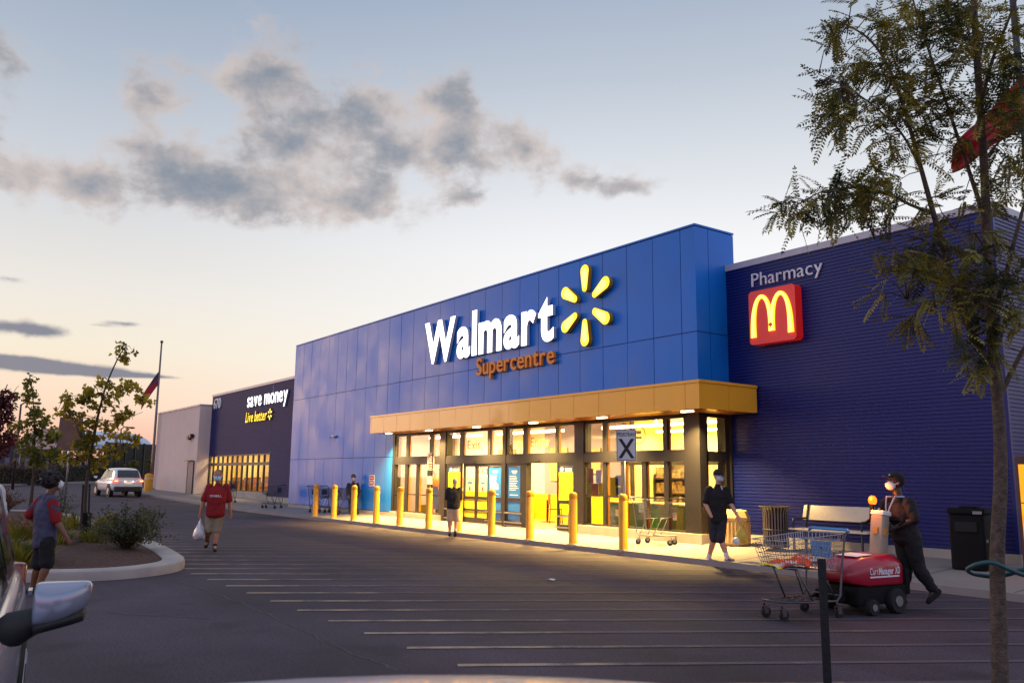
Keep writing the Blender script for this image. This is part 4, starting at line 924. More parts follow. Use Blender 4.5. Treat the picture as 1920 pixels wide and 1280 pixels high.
mb = MB(); mb.tube([tilt @ V((.04, -.10, .46)), tilt @ V((.04, -.10, .66))], .03, 12); be = mb.build('beacon', MBLK, t, auto=40)
BEA = M('beacon_lamp', (.12, .01, .0), .5, var=0, emit=(1, .14, .004), es=3.6); bl = tilt @ V((.04, -.10, .71))
mb = MB(); mb.ell(bl, ((.055, 0, 0), (0, .055, 0), (0, 0, .065))); put(mb.build('beacon_lens', BEA, t, True), be)
mb = MB(); mb.box(-.04, .26, -.17, .17, .716, .720, Matrix.Translation((0, 0, .0)) @ Matrix.Rotation(radians(3.2), 4, 'Y')); mb.build('notice_sheet', WPAP, t)
sm_ = frame((.26, .3325, .44), (-1, 0, 0), (0, 0, 1), (0, 1, 0))
WLET = M('white_vinyl', S(230, 226, 232), .4, var=0, emit=(1, 1, 1), es=.0)
o = writing('Cart', sm_ @ Matrix.Translation((0, .05, 0)), .15, .085, WLET, 'lettering', None, thick=.003, off=.0, gap=.09); put(o, t)
o = writing('Manager', sm_ @ Matrix.Translation((.165, .05, 0)), .275, .085, WLET, 'lettering', None, thick=.003, off=.02, gap=.07); put(o, t)
o = writing('XD', sm_ @ Matrix.Translation((.47, .05, 0)), .095, .085, WLET, 'lettering', None, thick=.003, off=.02, gap=.08); put(o, t)
mb = MB(); mb.box(.0, .55, .012, .03, 0, .003, sm_); put(mb.build('underline', WLET, t), t)
t.location = (mc.x, mc.y, 0); t.rotation_euler = (0, 0, rzc)
lm = Matrix.Translation(mc) @ Matrix.Rotation(rzc, 4, 'Z')
al = bpy.data.lights.new('beacon_glow', 'POINT'); al.energy = 20; al.color = (1, .26, .03); al.shadow_soft_size = .05
ao = bpy.data.objects.new('beacon_glow', al); COL.objects.link(ao); ao.location = lm @ (bl+V((.1, -.0, .06)))

# ---------------------------------------------------------------- things along the pharmacy wall
TAN = M('tan_plastic', S(206, 172, 108), .6, var=.08, vs=3)
p = V((-12.55, 15.2, 0)); p.z = zs(p.x, p.y)
t = thing('litter_container', 'tan ribbed octagonal litter container with sloping lid behind the walking man', 'bin', p)
mb = MB(); mb.lathe([(.27, 0), (.30, .03), (.31, .06), (.28, .52), (.30, .53), (.30, .57)], 8, p); mb.build('body', TAN, t)
mb = MB(); mb.lathe([(.31, .572), (.31, .60), (.24, .74), (.2, .76), (.001, .765)], 8, p); mb.build('lid', TAN, t)
mb = MB()
for k in range(8):
    a = 2*pi*(k+.5)/8
    for q in (-.5, 0, .5):
        d = V((cos(a), sin(a), 0)); n_ = V((-d.y, d.x, 0)); c = p+d*.275+n_*q*.16; mb.box(-.012, .012, -.012, .02, .08, .5, Matrix.Translation(c) @ Matrix.Rotation(a-pi/2, 4, 'Z'))
mb.build('ribs', TAN, t)
p = V((-11.35, 15.0, 0)); p.z = zs(p.x, p.y)
t = thing('slatted_litter_bin', 'round metal litter bin of upright slats with flared rim', 'bin', p)
BINM = M('bin_metal', S(120, 112, 108), .38, metal=.65, var=.12)
mb = MB()
for k in range(26):
    a = 2*pi*k/26; d = V((cos(a), sin(a), 0)); w = Matrix.Rotation(a, 4, 'Z')
    pts = [p+d*.25+V((0, 0, .08)), p+d*.25+V((0, 0, .74)), p+d*.27+V((0, 0, .82)), p+d*.315+V((0, 0, .88))]
    mb.tube(pts, [(.006, .017)]*4, 6, lat=tuple(d))
for z, r_ in ((.08, .255), (.42, .256), (.885, .318)): mb.tube([p+V((r_*cos(2*pi*k/32), r_*sin(2*pi*k/32), z)) for k in range(33)], .012, 6)
mb.lathe([(.16, 0), (.18, .03), (.06, .05), (.06, .09)], 16, p); mb.lathe([(.25, .09), (.25, .08), (.001, .08)], 20, p); mb.build('slats', BINM, t)
mb = MB(); mb.lathe([(.2, .10), (.225, .80), (.235, .86), (.2, .80), (.001, .15)], 20, p); mb.build('liner', MBLK, t, True)
bx0, bx1, by = -11.0, -9.25, 15.15; bz = zs(-10, by)
t = thing('bench', 'cream perforated metal bench with tall backrest against the navy wall', 'bench', (-10.1, by, bz))
BEN = M('bench_cream', S(214, 196, 168), .4, var=.05, vs=20)
tb = Matrix.Translation((0, by+.28, bz+.62)) @ Matrix.Rotation(radians(-14), 4, 'X')
mb = MB(); mb.rbox(bx0, bx1, -.02, .02, -.0, .30, .015, tb); mb.build('backrest', BEN, t, auto=40)
mb = MB(); mb.rbox(bx0, bx1, by-.22, by+.22, bz+.43, bz+.47, .02); mb.build('seat', BEN, t, auto=40)
for x in (bx0+.12, bx1-.12):
    mb = MB(); mb.tube([(x, by-.2, bz), (x, by-.2, bz+.42), (x, by+.2, bz+.42), (x, by+.33, bz+.92)], .025, 8, True); mb.tube([(x, by+.2, bz+.42), (x, by+.2, bz)], .025, 8); mb.build('leg', BRONZE, t, True)
    mb = MB(); mb.tube([(x, by-.2, bz+.44), (x, by-.2, bz+.64), (x, by+.22, bz+.66)], .02, 8, True); mb.build('armrest', BRONZE, t, True)
p0 = WY(1824, 1050, 14.9); p = V((p0.x, 14.9, zs(p0.x, 14.9)))
t = thing('dark_bin', 'tall boxy black waste bin against the navy wall near the tree trunk', 'bin', p)
mt = Matrix.Translation(p) @ Matrix.Rotation(radians(12), 4, 'Z')
mb = MB(); mb.rbox(-.27, .27, -.27, .27, 0, .90, .05, mt); mb.build('body', MBLK, t, auto=40)
mb = MB(); mb.rbox(-.29, .29, -.29, .29, .902, 1.0, .05, mt); mb.rbox(-.14, .14, -.14, .14, 1.0, 1.03, .03, mt); mb.build('lid', MBLK, t, auto=40)
mb = MB(); mb.box(-.17, .17, -.292, -.271, .62, .78, mt); mb.build('flap', RUBBER, t); mb = MB(); mb.box(.12, .26, -.3, -.291, .91, .96, mt); mb.box(.272, .285, -.2, -.1, .45, .5, mt); mb.build('latch', GALV, t)
p0 = WY(1911, 1000, 14.95); p = V((p0.x+.10, 14.75, zs(p0.x, 15)))
t = thing('vending_machine', 'lit yellow vending machine front at the very edge beside the trunk', 'vending machine', p)
mb = MB(); mb.rbox(p.x, p.x+.95, p.y, p.y+.8, p.z, p.z+1.85, .03); mb.build('cabinet', M('vend_red', S(70, 20, 18), .5, var=.1), t, auto=40)
mb = MB(); mb.box(p.x+.06, p.x+.8, p.y-.012, p.y-.002, p.z+.35, p.z+1.72); mb.build('lit_front', M('vend_lit', S(240, 170, 30), .4, var=.25, vs=3, emit=S(250, 160, 20), es=1.0), t)
mb = MB(); mb.box(p.x+.06, p.x+.8, p.y-.02, p.y-.013, p.z+1.1, p.z+1.12)
for k in range(4): mb.ell((p.x+.14+.17*k, p.y-.016, p.z+.85+R(-.15, .15)), ((.06, 0, 0), (0, .004, 0), (0, 0, .16)), 12, 7)
mb.build('print', M('vend_print', S(190, 70, 20), .5, var=.3), t)
# litter scraps on the lot
for px, py, l in ((1035, 1088, 'scrap of white paper lying on the asphalt below the open doorway'), (1335, 1046, 'crushed white paper scrap by the feet of the masked man in black')):
    q = G(px, py); mb = MB(); n = 7
    vs = [V((q.x+(i/6-.5)*.12+R(-.01, .01), q.y+(j/6-.5)*.09+R(-.01, .01), .012+R(0, .022))) for i in range(n) for j in range(n)]
    mb.add(vs, [(i*n+j, (i+1)*n+j, (i+1)*n+j+1, i*n+j+1) for i in range(n-1) for j in range(n-1)]); o = mb.build('paper_scrap', WPAP, None, True); tag(o, l, 'litter')
# ---- furniture seen through the glass
GRN = M('counter_green', S(24, 84, 34), .45, var=.12, vs=2, coat=.2); GTOP = M('counter_top', S(236, 222, 140), .4, var=.05)
for cx, cy, w, l in ((-16.7, 16.2, 1.5, 'long dark green counter with pale top inside the window left of the crossing sign'), (-14.65, 16.0, 1.45, 'dark green counter with pale top inside the corner window')):
    t = thing('service_counter', l, 'counter', (cx, cy, .245))
    mb = MB(); mb.rbox(cx-w/2, cx+w/2, cy-.35, cy+.35, .245, 1.0, .04); mb.build('body', GRN, t, auto=40)
    mb = MB(); mb.rbox(cx-w/2-.04, cx+w/2+.04, cy-.4, cy+.4, 1.002, 1.05, .03); mb.build('worktop', GTOP, t, auto=40)
    mb = MB(); mb.box(cx-w*.28, cx-w*.05, cy-.358, cy-.352, .66, .84, None); mb.build('white_mark', WPAP, t)
CHAIRM = M('chair_wood', S(120, 52, 24), .45, var=.15, vs=6)
def chair(x, y, rz, l):
    t = thing('cafe_chair', l, 'chair', (0, 0, 0), 'chairs inside the doorway')
    mb = MB(); mb.rbox(-.2, .2, -.2, .2, .43, .46, .04); mb.build('seat', CHAIRM, t, auto=40); mb = MB(); mb.rbox(-.2, .2, .17, .2, .6, .9, .01); mb.build('backrest', CHAIRM, t, auto=40)
    for sx in (-1, 1):
        for sy in (-1, 1):
            mb = MB(); mb.tube([(.17*sx, .17*sy, .43 if sy < 0 else .62), (.2*sx, .2*sy, 0)], .014, 6); mb.build('leg', BRONZE, t, True)
    t.location = (x, y, .245); t.rotation_euler = (0, 0, rz)
chair(-21.0, 16.9, radians(150), 'brown cafe chair on the left inside the open doorway'); chair(-19.95, 16.9, radians(205), 'brown cafe chair at the right edge of the open doorway')
for cx, l in ((-21.9, 'yellow cafe table nearest the closed doors'), (-20.4, 'yellow cafe table between the two brown chairs')):
    t = thing('cafe_table', l, 'table', (cx, 17.3, .245)); mb = MB(); mb.rbox(cx-.4, cx+.4, 17.0, 17.6, .96, 1.0, .05); mb.build('tabletop', LEMON, t, auto=40)
    mb = MB(); mb.tube([(cx, 17.3, .26), (cx, 17.3, .96)], .035, 10); mb.lathe([(.25, .247), (.25, .262), (.04, .28)], 16, (cx, 17.3, 0)); mb.build('pedestal', BRONZE, t, auto=40)

# ---------------------------------------------------------------- people
SKINS = {k: M('skin_'+k, c, .5, var=.06, vs=5) for k, c in {'light': S(206, 150, 122), 'tan': S(172, 116, 88), 'brown': S(120, 78, 56), 'dark': S(54, 34, 28)}.items()}
HAIRS = {'dark_hair': M('dark_hair', S(24, 18, 18), .6, var=.3, vs=30), 'white_hair': M('white_hair', S(186, 176, 170), .6, var=.15, vs=30), 'grey_stubble': M('grey_stubble', S(110, 84, 72), .7, var=.2, vs=20)}
def cloth(name, c, r_=.85): return M(name, c, r_, var=.16, vs=5, bump=.25, bs=160)
MASKB = M('mask_blue', S(170, 205, 222), .7, var=.03); MASKW = M('mask_white', S(222, 224, 232), .7, var=.03)
EYE_M = M('eye_dark', S(30, 22, 20), .3, var=0)
def rdir_(): return V((R(-1, 1), R(-1, 1), R(-1, 1)))
def person(label, ref, J, fdir, ht, skin, top, sleeve, bot, leg, shoe, hair='dark_hair', cap=None, mask=None, sock=None, girth=1., vox=.010, pant_r=.095, hand_in=(), hair_big=0., tilt=None):
    """one figure; J holds joints read at the figure's own distance: (x, y, metres nearer)"""
    h = V((ref[0], ref[1], 0)).normalized(); right = V((h.y, -h.x, 0))
    s = ht/1.75
    q = {k: VP(v[0], v[1], ref, v[2] if len(v) > 2 else 0) for k, v in J.items()}
    fd = (right*fdir[0]-h*fdir[1]).normalized()
    feet = min(q['ta'].z, q['tb'].z)
    t = thing('person', label, 'person', (ref[0], ref[1], ref[2] if len(ref) > 2 else 0))
    hipm = (q['ha']+q['hb'])/2; shm = (q['sa']+q['sb'])/2; neck = q['neck']
    lat = (q['sb']-q['sa']); lat.z *= .4; lat.normalize()
    if lat.cross(V((0, 0, 1))).dot(fd) > 0: pass
    def torso(mb, infl, t0, t1=1.):
        prof = [(-.16, .135, .105), (-.06, .158, .118), (.1, .160, .118), (.3, .150, .112), (.55, .165, .120), (.78, .172, .112), (.92, .150, .092), (1., .085, .07), (1.1, .058, .056)]
        rings = []
        for tt, a, b in prof:
            if tt < t0 or tt > t1: continue
            c = hipm.lerp(shm, tt) if tt <= 1 else shm.lerp(neck, min(1, (tt-1)/.1))
            bulge = 1+(girth-1)*(1.25 if -.1 < tt < .6 else .75)
            a_, b_ = a*s*(1+(girth-1)*.7)+infl, b*s*bulge+infl
            fo = fd-lat*fd.dot(lat); fo.normalize()
            off = fo*(b*s*(bulge-1)*.5)
            rings.append([c+off+lat*(a_*math.copysign(abs(cos(x))**.8, cos(x)))+fo*(b_*math.copysign(abs(sin(x))**.8, sin(x))) for x in [2*pi*j/18 for j in range(18)]])
        mb.loft(rings)
    def arm(mb, k, infl, f0, f1):                                  # f along shoulder->wrist, 0..2
        sh, el, wr = q['s'+k], q['e'+k], q['w'+k]; pts = []; rad = []
        for f in [f0+(f1-f0)*i/6 for i in range(7)]:
            p = sh.lerp(el, f) if f <= 1 else el.lerp(wr, f-1)
            r_ = .056-.012*min(f, 1) if f < 1 else .045-.017*(f-1)+.004*sin(pi*(f-1))
            pts.append(p); rad.append(r_*s*(1+(girth-1)*.5)+infl)
        mb.tube(pts, rad, 12, True)
    def legs(mb, k, infl, f1, r0=None):
        hp, kn, an = q['h'+k], q['k'+k], q['a'+k]; pts = []; rad = []
        for f in [f1*i/9 for i in range(10)]:
            p = hp.lerp(kn, f) if f <= 1 else kn.lerp(an, f-1)
            r_ = (.088-.032*f) if f < 1 else (.056-.018*(f-1)+.010*sin(pi*min(1, (f-1)*1.6)))
            pts.append(p); rad.append(max(r_*s*(1+(girth-1)*.5)+infl, (r0 or 0)))
        mb.tube(pts, rad, 14, True)
    # head
    up = (q['head']-q['chin']); up.normalize(); fc = fd-up*fd.dot(up); fc.normalize()
    if tilt: fc = (fc*cos(tilt)-up*sin(tilt)).normalized(); up = (up-fc*up.dot(fc)).normalized()
    sd = up.cross(fc); hc = (q['head']+q['chin'])/2+up*.006*s; HH = (q['head']-q['chin']).length/2*1.02
    k_ = HH/.118
    body = MB()
    torso(body, 0, -.2)
    for a in 'ab':
        body.ell(q['s'+a], ((.06*s, 0, 0), (0, .06*s, 0), (0, 0, .06*s)))
        arm(body, a, 0, 0, 2); legs(body, a, 0, 2)
        an, to = q['a'+a], q['t'+a]; body.ell(an, ((.042*s, 0, 0), (0, .042*s, 0), (0, 0, .05*s))); body.tube([an, an.lerp(to, .6)], [.04*s, .03*s], 10, True)
        if a in hand_in: continue
        fa = (q['w'+a]-q['e'+a]).normalized(); pn = (h*-1-fa*(h*-1).dot(fa)).normalized(); ps = fa.cross(pn)
        side = 1 if (q['s'+a]-shm).dot(ps) < 0 else -1
        pc = q['w'+a]+fa*.052*s; body.ell(pc, (ps*.040*s, pn*.017*s, fa*.056*s), 12, 8)
        body.tube([q['w'+a]-fa*.02, q['w'+a]+fa*.03*s], [.026*s, .028*s], 10, True)
        curl = (ps*side*-.0+pn*.0)+(shm-q['s'+a]).normalized()*.35
        for n_, (o_, ln_) in enumerate(((-.030, .068), (-.010, .078), (.010, .073), (.029, .058))):
            b0 = pc+ps*o_*s+fa*.040*s; d1 = (fa+curl*.25).normalized(); d2 = (fa*.7+curl*1.2).normalized()
            b1 = b0+d1*ln_*.5*s; b2 = b1+d2*ln_*.5*s
            body.tube([b0, b1, b2], [.0098*s, .009*s, .0075*s], 8, True)
        tb = pc-fa*.025*s+ps*side*.036*s
        body.tube([tb, tb+(fa*.6+ps*side*.8).normalized()*.035*s, tb+(fa*.6+ps*side*.8).normalized()*.035*s+(fa+pn*.4).normalized()*.03*s], [.012*s, .0105*s, .009*s], 8, True)
    body.tube([shm.lerp(neck, .0), neck, hc-up*HH*.45-fc*.012*k_], [.062*s, .055*s, .054*k_], 12, True)
    body.ell(hc+up*.018*k_-fc*.006*k_, (sd*.076*k_, fc*.094*k_, up*.098*k_), 18, 12)
    body.ell(hc-up*.045*k_+fc*.018*k_, (sd*.058*k_, fc*.068*k_, up*.072*k_), 16, 10)           # jaw
    body.tube([hc+up*.012*k_+fc*.088*k_, hc-up*.022*k_+fc*.106*k_], [.009*k_, .015*k_], 8, True)   # nose
    body.tube([hc-up*.058*k_+fc*.078*k_-sd*.02*k_, hc-up*.058*k_+fc*.082*k_, hc-up*.058*k_+fc*.078*k_+sd*.02*k_], .009*k_, 8, True)
    for x in (-1, 1): body.ell(hc+sd*.076*k_*x-fc*.008*k_-up*.004*k_, (sd*.012*k_, fc*.020*k_, up*.032*k_), 10, 7)
    o = body.build('body', skin, t)
    bake(o, [('REMESH', dict(mode='VOXEL', voxel_size=vox)), ('SMOOTH', dict(factor=.5, iterations=4))]); shade(o)
    for x in (-1, 1):
        e = MB(); e.ell(hc+sd*.030*k_*x+fc*.083*k_+up*.012*k_, (sd*.013*k_, fc*.008*k_, up*.008*k_), 10, 7); e.build('eye', EYE_M, t, True)
    if hair:
        m = MB(); g_ = hair_big
        m.ell(hc+up*(.034+g_*.4)*k_-fc*(.022+g_*.2)*k_, (sd*(.083+g_)*k_, fc*(.092+g_)*k_, up*(.094+g_)*k_), 18, 12)
        if g_:
            for _ in range(150):
                d = V((R(-1, 1), R(-1, 1), R(-.35, 1))).normalized(); w_ = (sd*d.x+fc*d.y+up*d.z).normalized(); c = hc+up*(.045)*k_-fc*.02*k_+(sd*d.x*.088+fc*d.y*.094+up*d.z*.10)*k_
                m.tube([c, c+w_*.03*k_+rdir_()*.012*k_, c+w_*.045*k_+rdir_()*.03*k_], [.016*k_, .012*k_, .005*k_], 6, True)
        o = m.build('hair', HAIRS[hair], t); bake(o, [('REMESH', dict(mode='VOXEL', voxel_size=.006 if g_ else .010))]); shade(o)
    if cap:
        m = MB(); m.ell(hc+up*.050*k_-fc*.010*k_, (sd*.086*k_, fc*.102*k_, up*.084*k_), 18, 12); m.ell(hc+up*.052*k_+fc*.105*k_, (sd*.07*k_, fc*.075*k_, up*.012*k_), 16, 6)
        o = m.build('cap', cap, t, True)
    if mask:
        m = MB(); m.ell(hc-up*.045*k_+fc*.050*k_, (sd*.068*k_, fc*.066*k_, up*.060*k_), 16, 10); o = m.build('mask', mask, t, True)
        for x in (-1, 1):
            e = MB(); e.tube([hc-up*.03*k_+fc*.05*k_+sd*.064*k_*x, hc-up*.0*k_+fc*.0*k_+sd*.083*k_*x], .004*k_, 6); put(e.build('ear_loop', mask, t), o)
    def wrap(mb, nm, mat, amt=.026):
        o = mb.build(nm, mat, t); tex = bpy.data.textures.get('folds') or bpy.data.textures.new('folds', 'CLOUDS'); tex.noise_scale = .085
        bake(o, [('REMESH', dict(mode='VOXEL', voxel_size=max(vox, .011))), ('SMOOTH', dict(factor=.5, iterations=3)), ('DISPLACE', dict(texture=tex, strength=amt, mid_level=.5, texture_coords='GLOBAL'))]); shade(o); return o
    m = MB(); torso(m, .016, -.17 if leg < 1.5 else -.1, 1.0)
    for a in 'ab':
        m.ell(q['s'+a], ((.072*s, 0, 0), (0, .072*s, 0), (0, 0, .072*s))); arm(m, a, .022, .0, sleeve)
    m.tube([shm, shm.lerp(neck, .75)], [.085*s, .066*s], 12, True)
    shirt = wrap(m, 'shirt', top)
    m = MB()
    rings = []
    for a in 'ab': legs(m, a, .022, leg, pant_r*s*.62 if leg < 1.5 else .055*s)
    mm = MB(); torso(m, .012, -.2, .1)
    wrap(m, 'shorts' if leg < 1.5 else 'trousers', bot)
    for a in 'ab':
        an, to = q['a'+a], q['t'+a]; fo = (to-an); fo = V((fo.x, fo.y, fo.z*.9)); L_ = fo.length; fo.normalize()
        sdx = fo.cross(V((0, 0, 1))) if abs(fo.z) < .97 else right.copy(); sdx.normalize(); upx = sdx.cross(fo)
        if upx.z < 0: upx = -upx
        dn = -upx
        heel = an+dn*.045*s-fo*.055*s; toe = to
        base = heel.lerp(toe, .0)
        m = MB(); rg = []
        for f, w_, hgt in ((0, .024, .03), (.06, .034, .05), (.25, .038, .062), (.5, .042, .05), (.78, .047, .034), (.94, .038, .026), (1.0, .02, .016)):
            c = heel.lerp(toe, f); rg.append([c+sdx*(w_*s*cos(x))+upx*(hgt*s*sin(x)) for x in [2*pi*j/14 for j in range(14)]])
        m.loft(rg); m.tube([an+dn*.03*s, an+upx*.012*s], [.045*s, .043*s], 12, True)
        o = m.build('shoe', shoe, t); bake(o, [('REMESH', dict(mode='VOXEL', voxel_size=.010)), ('SMOOTH', dict(factor=.5, iterations=2))]); shade(o)
        if sock:
            m = MB(); kd = (q['k'+a]-an).normalized(); m.tube([an-kd*.02, an+kd*.10*s], [.047*s, .046*s], 12, True); m.build('sock', sock, t, True)
    return t, q, dict(hc=hc, up=up, fc=fc, sd=sd, k=k_, s=s, right=right, h=h, shirt=shirt, shm=shm, hipm=hipm, fd=fd, lat=lat)
# man in the red shirt, walking towards us
ref = G(402, 1033)
t, q, I = person('bald masked man in red shirt and khaki shorts carrying a white plastic bag', ref, dict(head=(409.5, 881), chin=(408, 904), neck=(410, 906), sa=(393, 913), sb=(424, 913), ea=(382, 937), eb=(430.5, 938), wa=(376.5, 959), wb=(432, 959),
    ha=(396, 962), hb=(412, 962), ka=(391, 993, .05), kb=(406, 995, .1), aa=(388.5, 1014, -.25), ab=(402.5, 1024, .18), ta=(385, 1027, -.16), tb=(403.5, 1033, .36)), (-.12, 1), 1.73, SKINS['tan'],
    cloth('red_cotton', S(136, 16, 22)), .95, cloth('khaki', S(142, 124, 100)), .98, cloth('dark_shoe', S(34, 30, 30)), hair='grey_stubble', mask=MASKB, sock=cloth('black_sock', S(28, 26, 28)), girth=1.28, pant_r=.16)
mt = frame(I['shm'].lerp(I['hipm'], .33)+I['fd']*.225, I['right'], V((0, 0, 1)), -I['h'])
put(writing("O'NEILL", mt @ Matrix.Translation((-.125, -.02, 0)), .25, .045, WHITEP, 'chest_lettering', None, thick=.006, off=.015, gap=.09), t)
def bag(label, grip, w, hgt, mats, blobs=(), name='plastic_bag'):
    t = thing(name, label, 'bag', tuple(grip-V((0, 0, hgt))))
    m = MB(); rg = []
    for f, k in ((1., .05), (.9, .12), (.75, .30), (.6, .62), (.4, .92), (.2, 1.0), (.06, .85), (0, .5)):
        rg.append([grip+V((w*k*cos(x)*(1+.12*sin(3*x+f*5)), w*.62*k*sin(x)*(1+.1*cos(4*x+f*9)), -hgt*(1-f)*.98)) for x in [2*pi*j/20 for j in range(20)]])
    m.loft(rg); o = m.build('bag_body', mats[0], t, True); tex = bpy.data.textures.get('crinkle') or bpy.data.textures.new('crinkle', 'CLOUDS'); tex.noise_scale = .05
    bake(o, [('SUBSURF', dict(levels=2)), ('DISPLACE', dict(texture=tex, strength=.022, texture_coords='GLOBAL'))]); shade(o)
    m = MB()
    for sx in (-1, 1): m.tube([grip+V((.0, 0, .02)), grip+V((.02*sx, .01, -.05)), grip+V((.05*sx, .015, -hgt*.3))], [(.006, .014)]*3, 6)
    m.build('bag_handle', mats[0], t, True)
    for c, r_, mt_ in blobs: m = MB(); m.ell(grip+V(c), ((r_, 0, 0), (0, r_*.8, 0), (0, 0, r_*.9))); m.build('contents', mt_, t, True)
    return t
POLY = M('white_polythene', S(206, 196, 198), .35, var=.08, vs=9, trans=.25)
bag('full white plastic shopping bag hanging from the hand of the man in red', q['wa']+V((0, 0, -.15)), .2, .46, [POLY], [((.02, -.02, -.33), .10, M('grocery_dark', S(90, 92, 104), .5, var=.3))])
# white-haired man seen from behind
ref = G(849, 1008)
person('white-haired man seen from behind in black shirt and beige shorts walking to the doors', ref, dict(head=(853, 897), chin=(853.5, 911), neck=(852, 913), sa=(841.5, 918), sb=(861.5, 918), ea=(837.5, 934), eb=(864, 934), wa=(842, 944, -.28), wb=(862, 942, -.28),
    ha=(845.5, 949), hb=(854.5, 949), ka=(843.5, 973, -.02), kb=(857, 973, -.05), aa=(843.5, 998), ab=(854, 996, .05), ta=(843, 1004, -.14), tb=(853, 1005, -.08)), (.1, -1), 1.66, SKINS['light'],
    cloth('black_polo', S(24, 22, 26)), .9, cloth('beige_cotton', S(204, 176, 146)), 1.0, cloth('dark_trainer', S(30, 28, 34)), hair='white_hair', sock=cloth('white_sock', S(214, 200, 190)), girth=1.25, pant_r=.16)
# man in black with the yellow bag
ref = G(1348, 1060)
t, q, I = person('tall masked man all in black with cap, one hand pocketed, holding a yellow bag', ref, dict(head=(1346.5, 881), chin=(1347.5, 905), neck=(1346.5, 909), sa=(1330, 917.5, .03), sb=(1361, 917.5, -.03), ea=(1322.5, 944, .05), eb=(1370, 944, 0), wa=(1334, 968, .13), wb=(1382.5, 966, .1),
    ha=(1339, 972), hb=(1353, 972), ka=(1339, 1009, .02), kb=(1352, 1011, .1), aa=(1328, 1047, -.1), ab=(1364, 1046, .12), ta=(1341, 1057, .02), tb=(1377, 1050, .2)), (.5, .87), 1.8, SKINS['light'],
    cloth('black_shirt', S(20, 18, 22)), .85, cloth('black_shorts', S(34, 33, 42)), 1.0, cloth('grey_trainer', S(104, 84, 88)), hair='dark_hair', cap=cloth('dark_cap', S(36, 24, 26)), mask=MASKB, sock=cloth('white_ankle_sock', S(220, 214, 214)), pant_r=.14, hand_in=('a',))
m = MB(); c = I['shm']+I['fd']*.075+V((0, 0, .03)); m.tube([c+I['right']*.03+V((0, 0, .05)), c+I['right']*.05-V((0, 0, .03))], [(.02, .006), (.015, .005)], 8); put(m.build('collar_tag', WHITEP, t), t)
YBAG = M('yellow_film', S(226, 190, 60), .35, var=.2, vs=8, trans=.2)
bag('yellow and clear plastic bag held by the tall man in black', q['wb']+V((.06, .03, -.12)), .13, .42, [YBAG], [((-.07, -.07, -.36), .085, WHITEP), ((-.1, -.05, -.32), .06, MBLK)])
# worker pushing the machine
ref = G(1700, 1140)
t, q, I = person('store worker in black with cap, white mask and lanyard leaning on the cart machine', ref, dict(head=(1682, 887), chin=(1675, 922), neck=(1684, 930), sa=(1663, 942, -.15), sb=(1705, 943, .14), ea=(1658, 972, -.2), eb=(1716, 974, .22), wa=(1660, 989, -.1), wb=(1680, 988, .2),
    ha=(1692, 1010, -.08), hb=(1710, 1008, .08), ka=(1699, 1066, .0), kb=(1723, 1066, .1), aa=(1688, 1122, .02), ab=(1751, 1106, .1), ta=(1671, 1138, .06), tb=(1738, 1131, .14)), (-.85, .42), 1.78, SKINS['dark'],
    cloth('black_tee', S(26, 20, 24)), .95, cloth('black_trousers', S(20, 17, 20)), 1.93, cloth('black_shoe', S(20, 18, 20)), hair='dark_hair', cap=cloth('black_cap', S(24, 20, 22)), mask=MASKW, girth=1.16, tilt=.05)
fo = I['fd']; c = I['shm'].lerp(I['hipm'], .42)+fo*.20+I['right']*.01
m = MB()
for a in ('sa', 'sb'):
    n_ = q['neck'].lerp(q[a], .38)+V((0, 0, .03))
    m.tube([n_-fo*.03, n_+fo*.10, n_.lerp(c, .5)+fo*.07, c+fo*.01], [(.005, .013)]*4, 6, lat=tuple(fo))
m.build('lanyard', M('lanyard_cloth', S(180, 190, 214), .6, var=.1), t)
m = MB(); bm = frame(c+fo*.025-V((0, 0, .06)), I['right'], V((0, 0, 1)), -I['h']); m.prism(rrect(.085, .11, .03), .008, bm); m.prism(rrect(.05, .07, .01), .008, bm @ Matrix.Translation((.01, -.12, 0))); m.build('badge', M('badge_card', S(190, 178, 180), .4, var=.2, vs=40), t)
m = MB(); m.ell(I['hc']+I['up']*.075*I['k']+I['fc']*.085*I['k'], (I['sd']*.02, I['fc']*.01, I['up']*.012), 8, 6); m.build('cap_mark', WHITEP, t, True)
# boy walking past on the left
ref = G(72, 1113)
person('boy with tousled dark hair in grey shirt with red sleeves and black shorts', ref, dict(head=(96, 888), chin=(104, 921), neck=(93, 927), sa=(78, 937, -.14), sb=(97, 937, .15), ea=(54, 966, -.16), eb=(106, 977, .18), wa=(68, 976, -.2), wb=(123, 1004, .22),
    ha=(77, 1014, -.09), hb=(88, 1014, .09), ka=(72, 1060, -.03), kb=(88, 1058, .09), aa=(60, 1104, -.1), ab=(72, 1100, .1), ta=(72, 1115, -.08), tb=(90, 1106, .14)), (.86, -.35), 1.62, SKINS['brown'],
    cloth('grey_tee', S(66, 66, 90)), .9, cloth('black_gym_shorts', S(18, 16, 20)), .93, cloth('boy_shoe', S(40, 34, 38)), hair='dark_hair', hair_big=.028, mask=MASKW, pant_r=.17, girth=1.15)
bt = [o for o in COL.objects if o.name.startswith('person') and 'boy with' in o.get('label', '')][0]
# his red sleeves
jq = {k: VP(*v[:2], ref, v[2]) for k, v in dict(sb=(97, 937, .15), eb=(106, 977, .18), sa=(78, 937, -.14), ea=(54, 966, -.16)).items()}
for a in 'ab':
    m = MB(); s0, e0 = jq['s'+a], jq['e'+a]; m.tube([s0.lerp(e0, .05), s0.lerp(e0, .5), s0.lerp(e0, .92)], [.077, .074, .071], 12, True); m.build('sleeve', MATS['red_cotton'], bt, True)
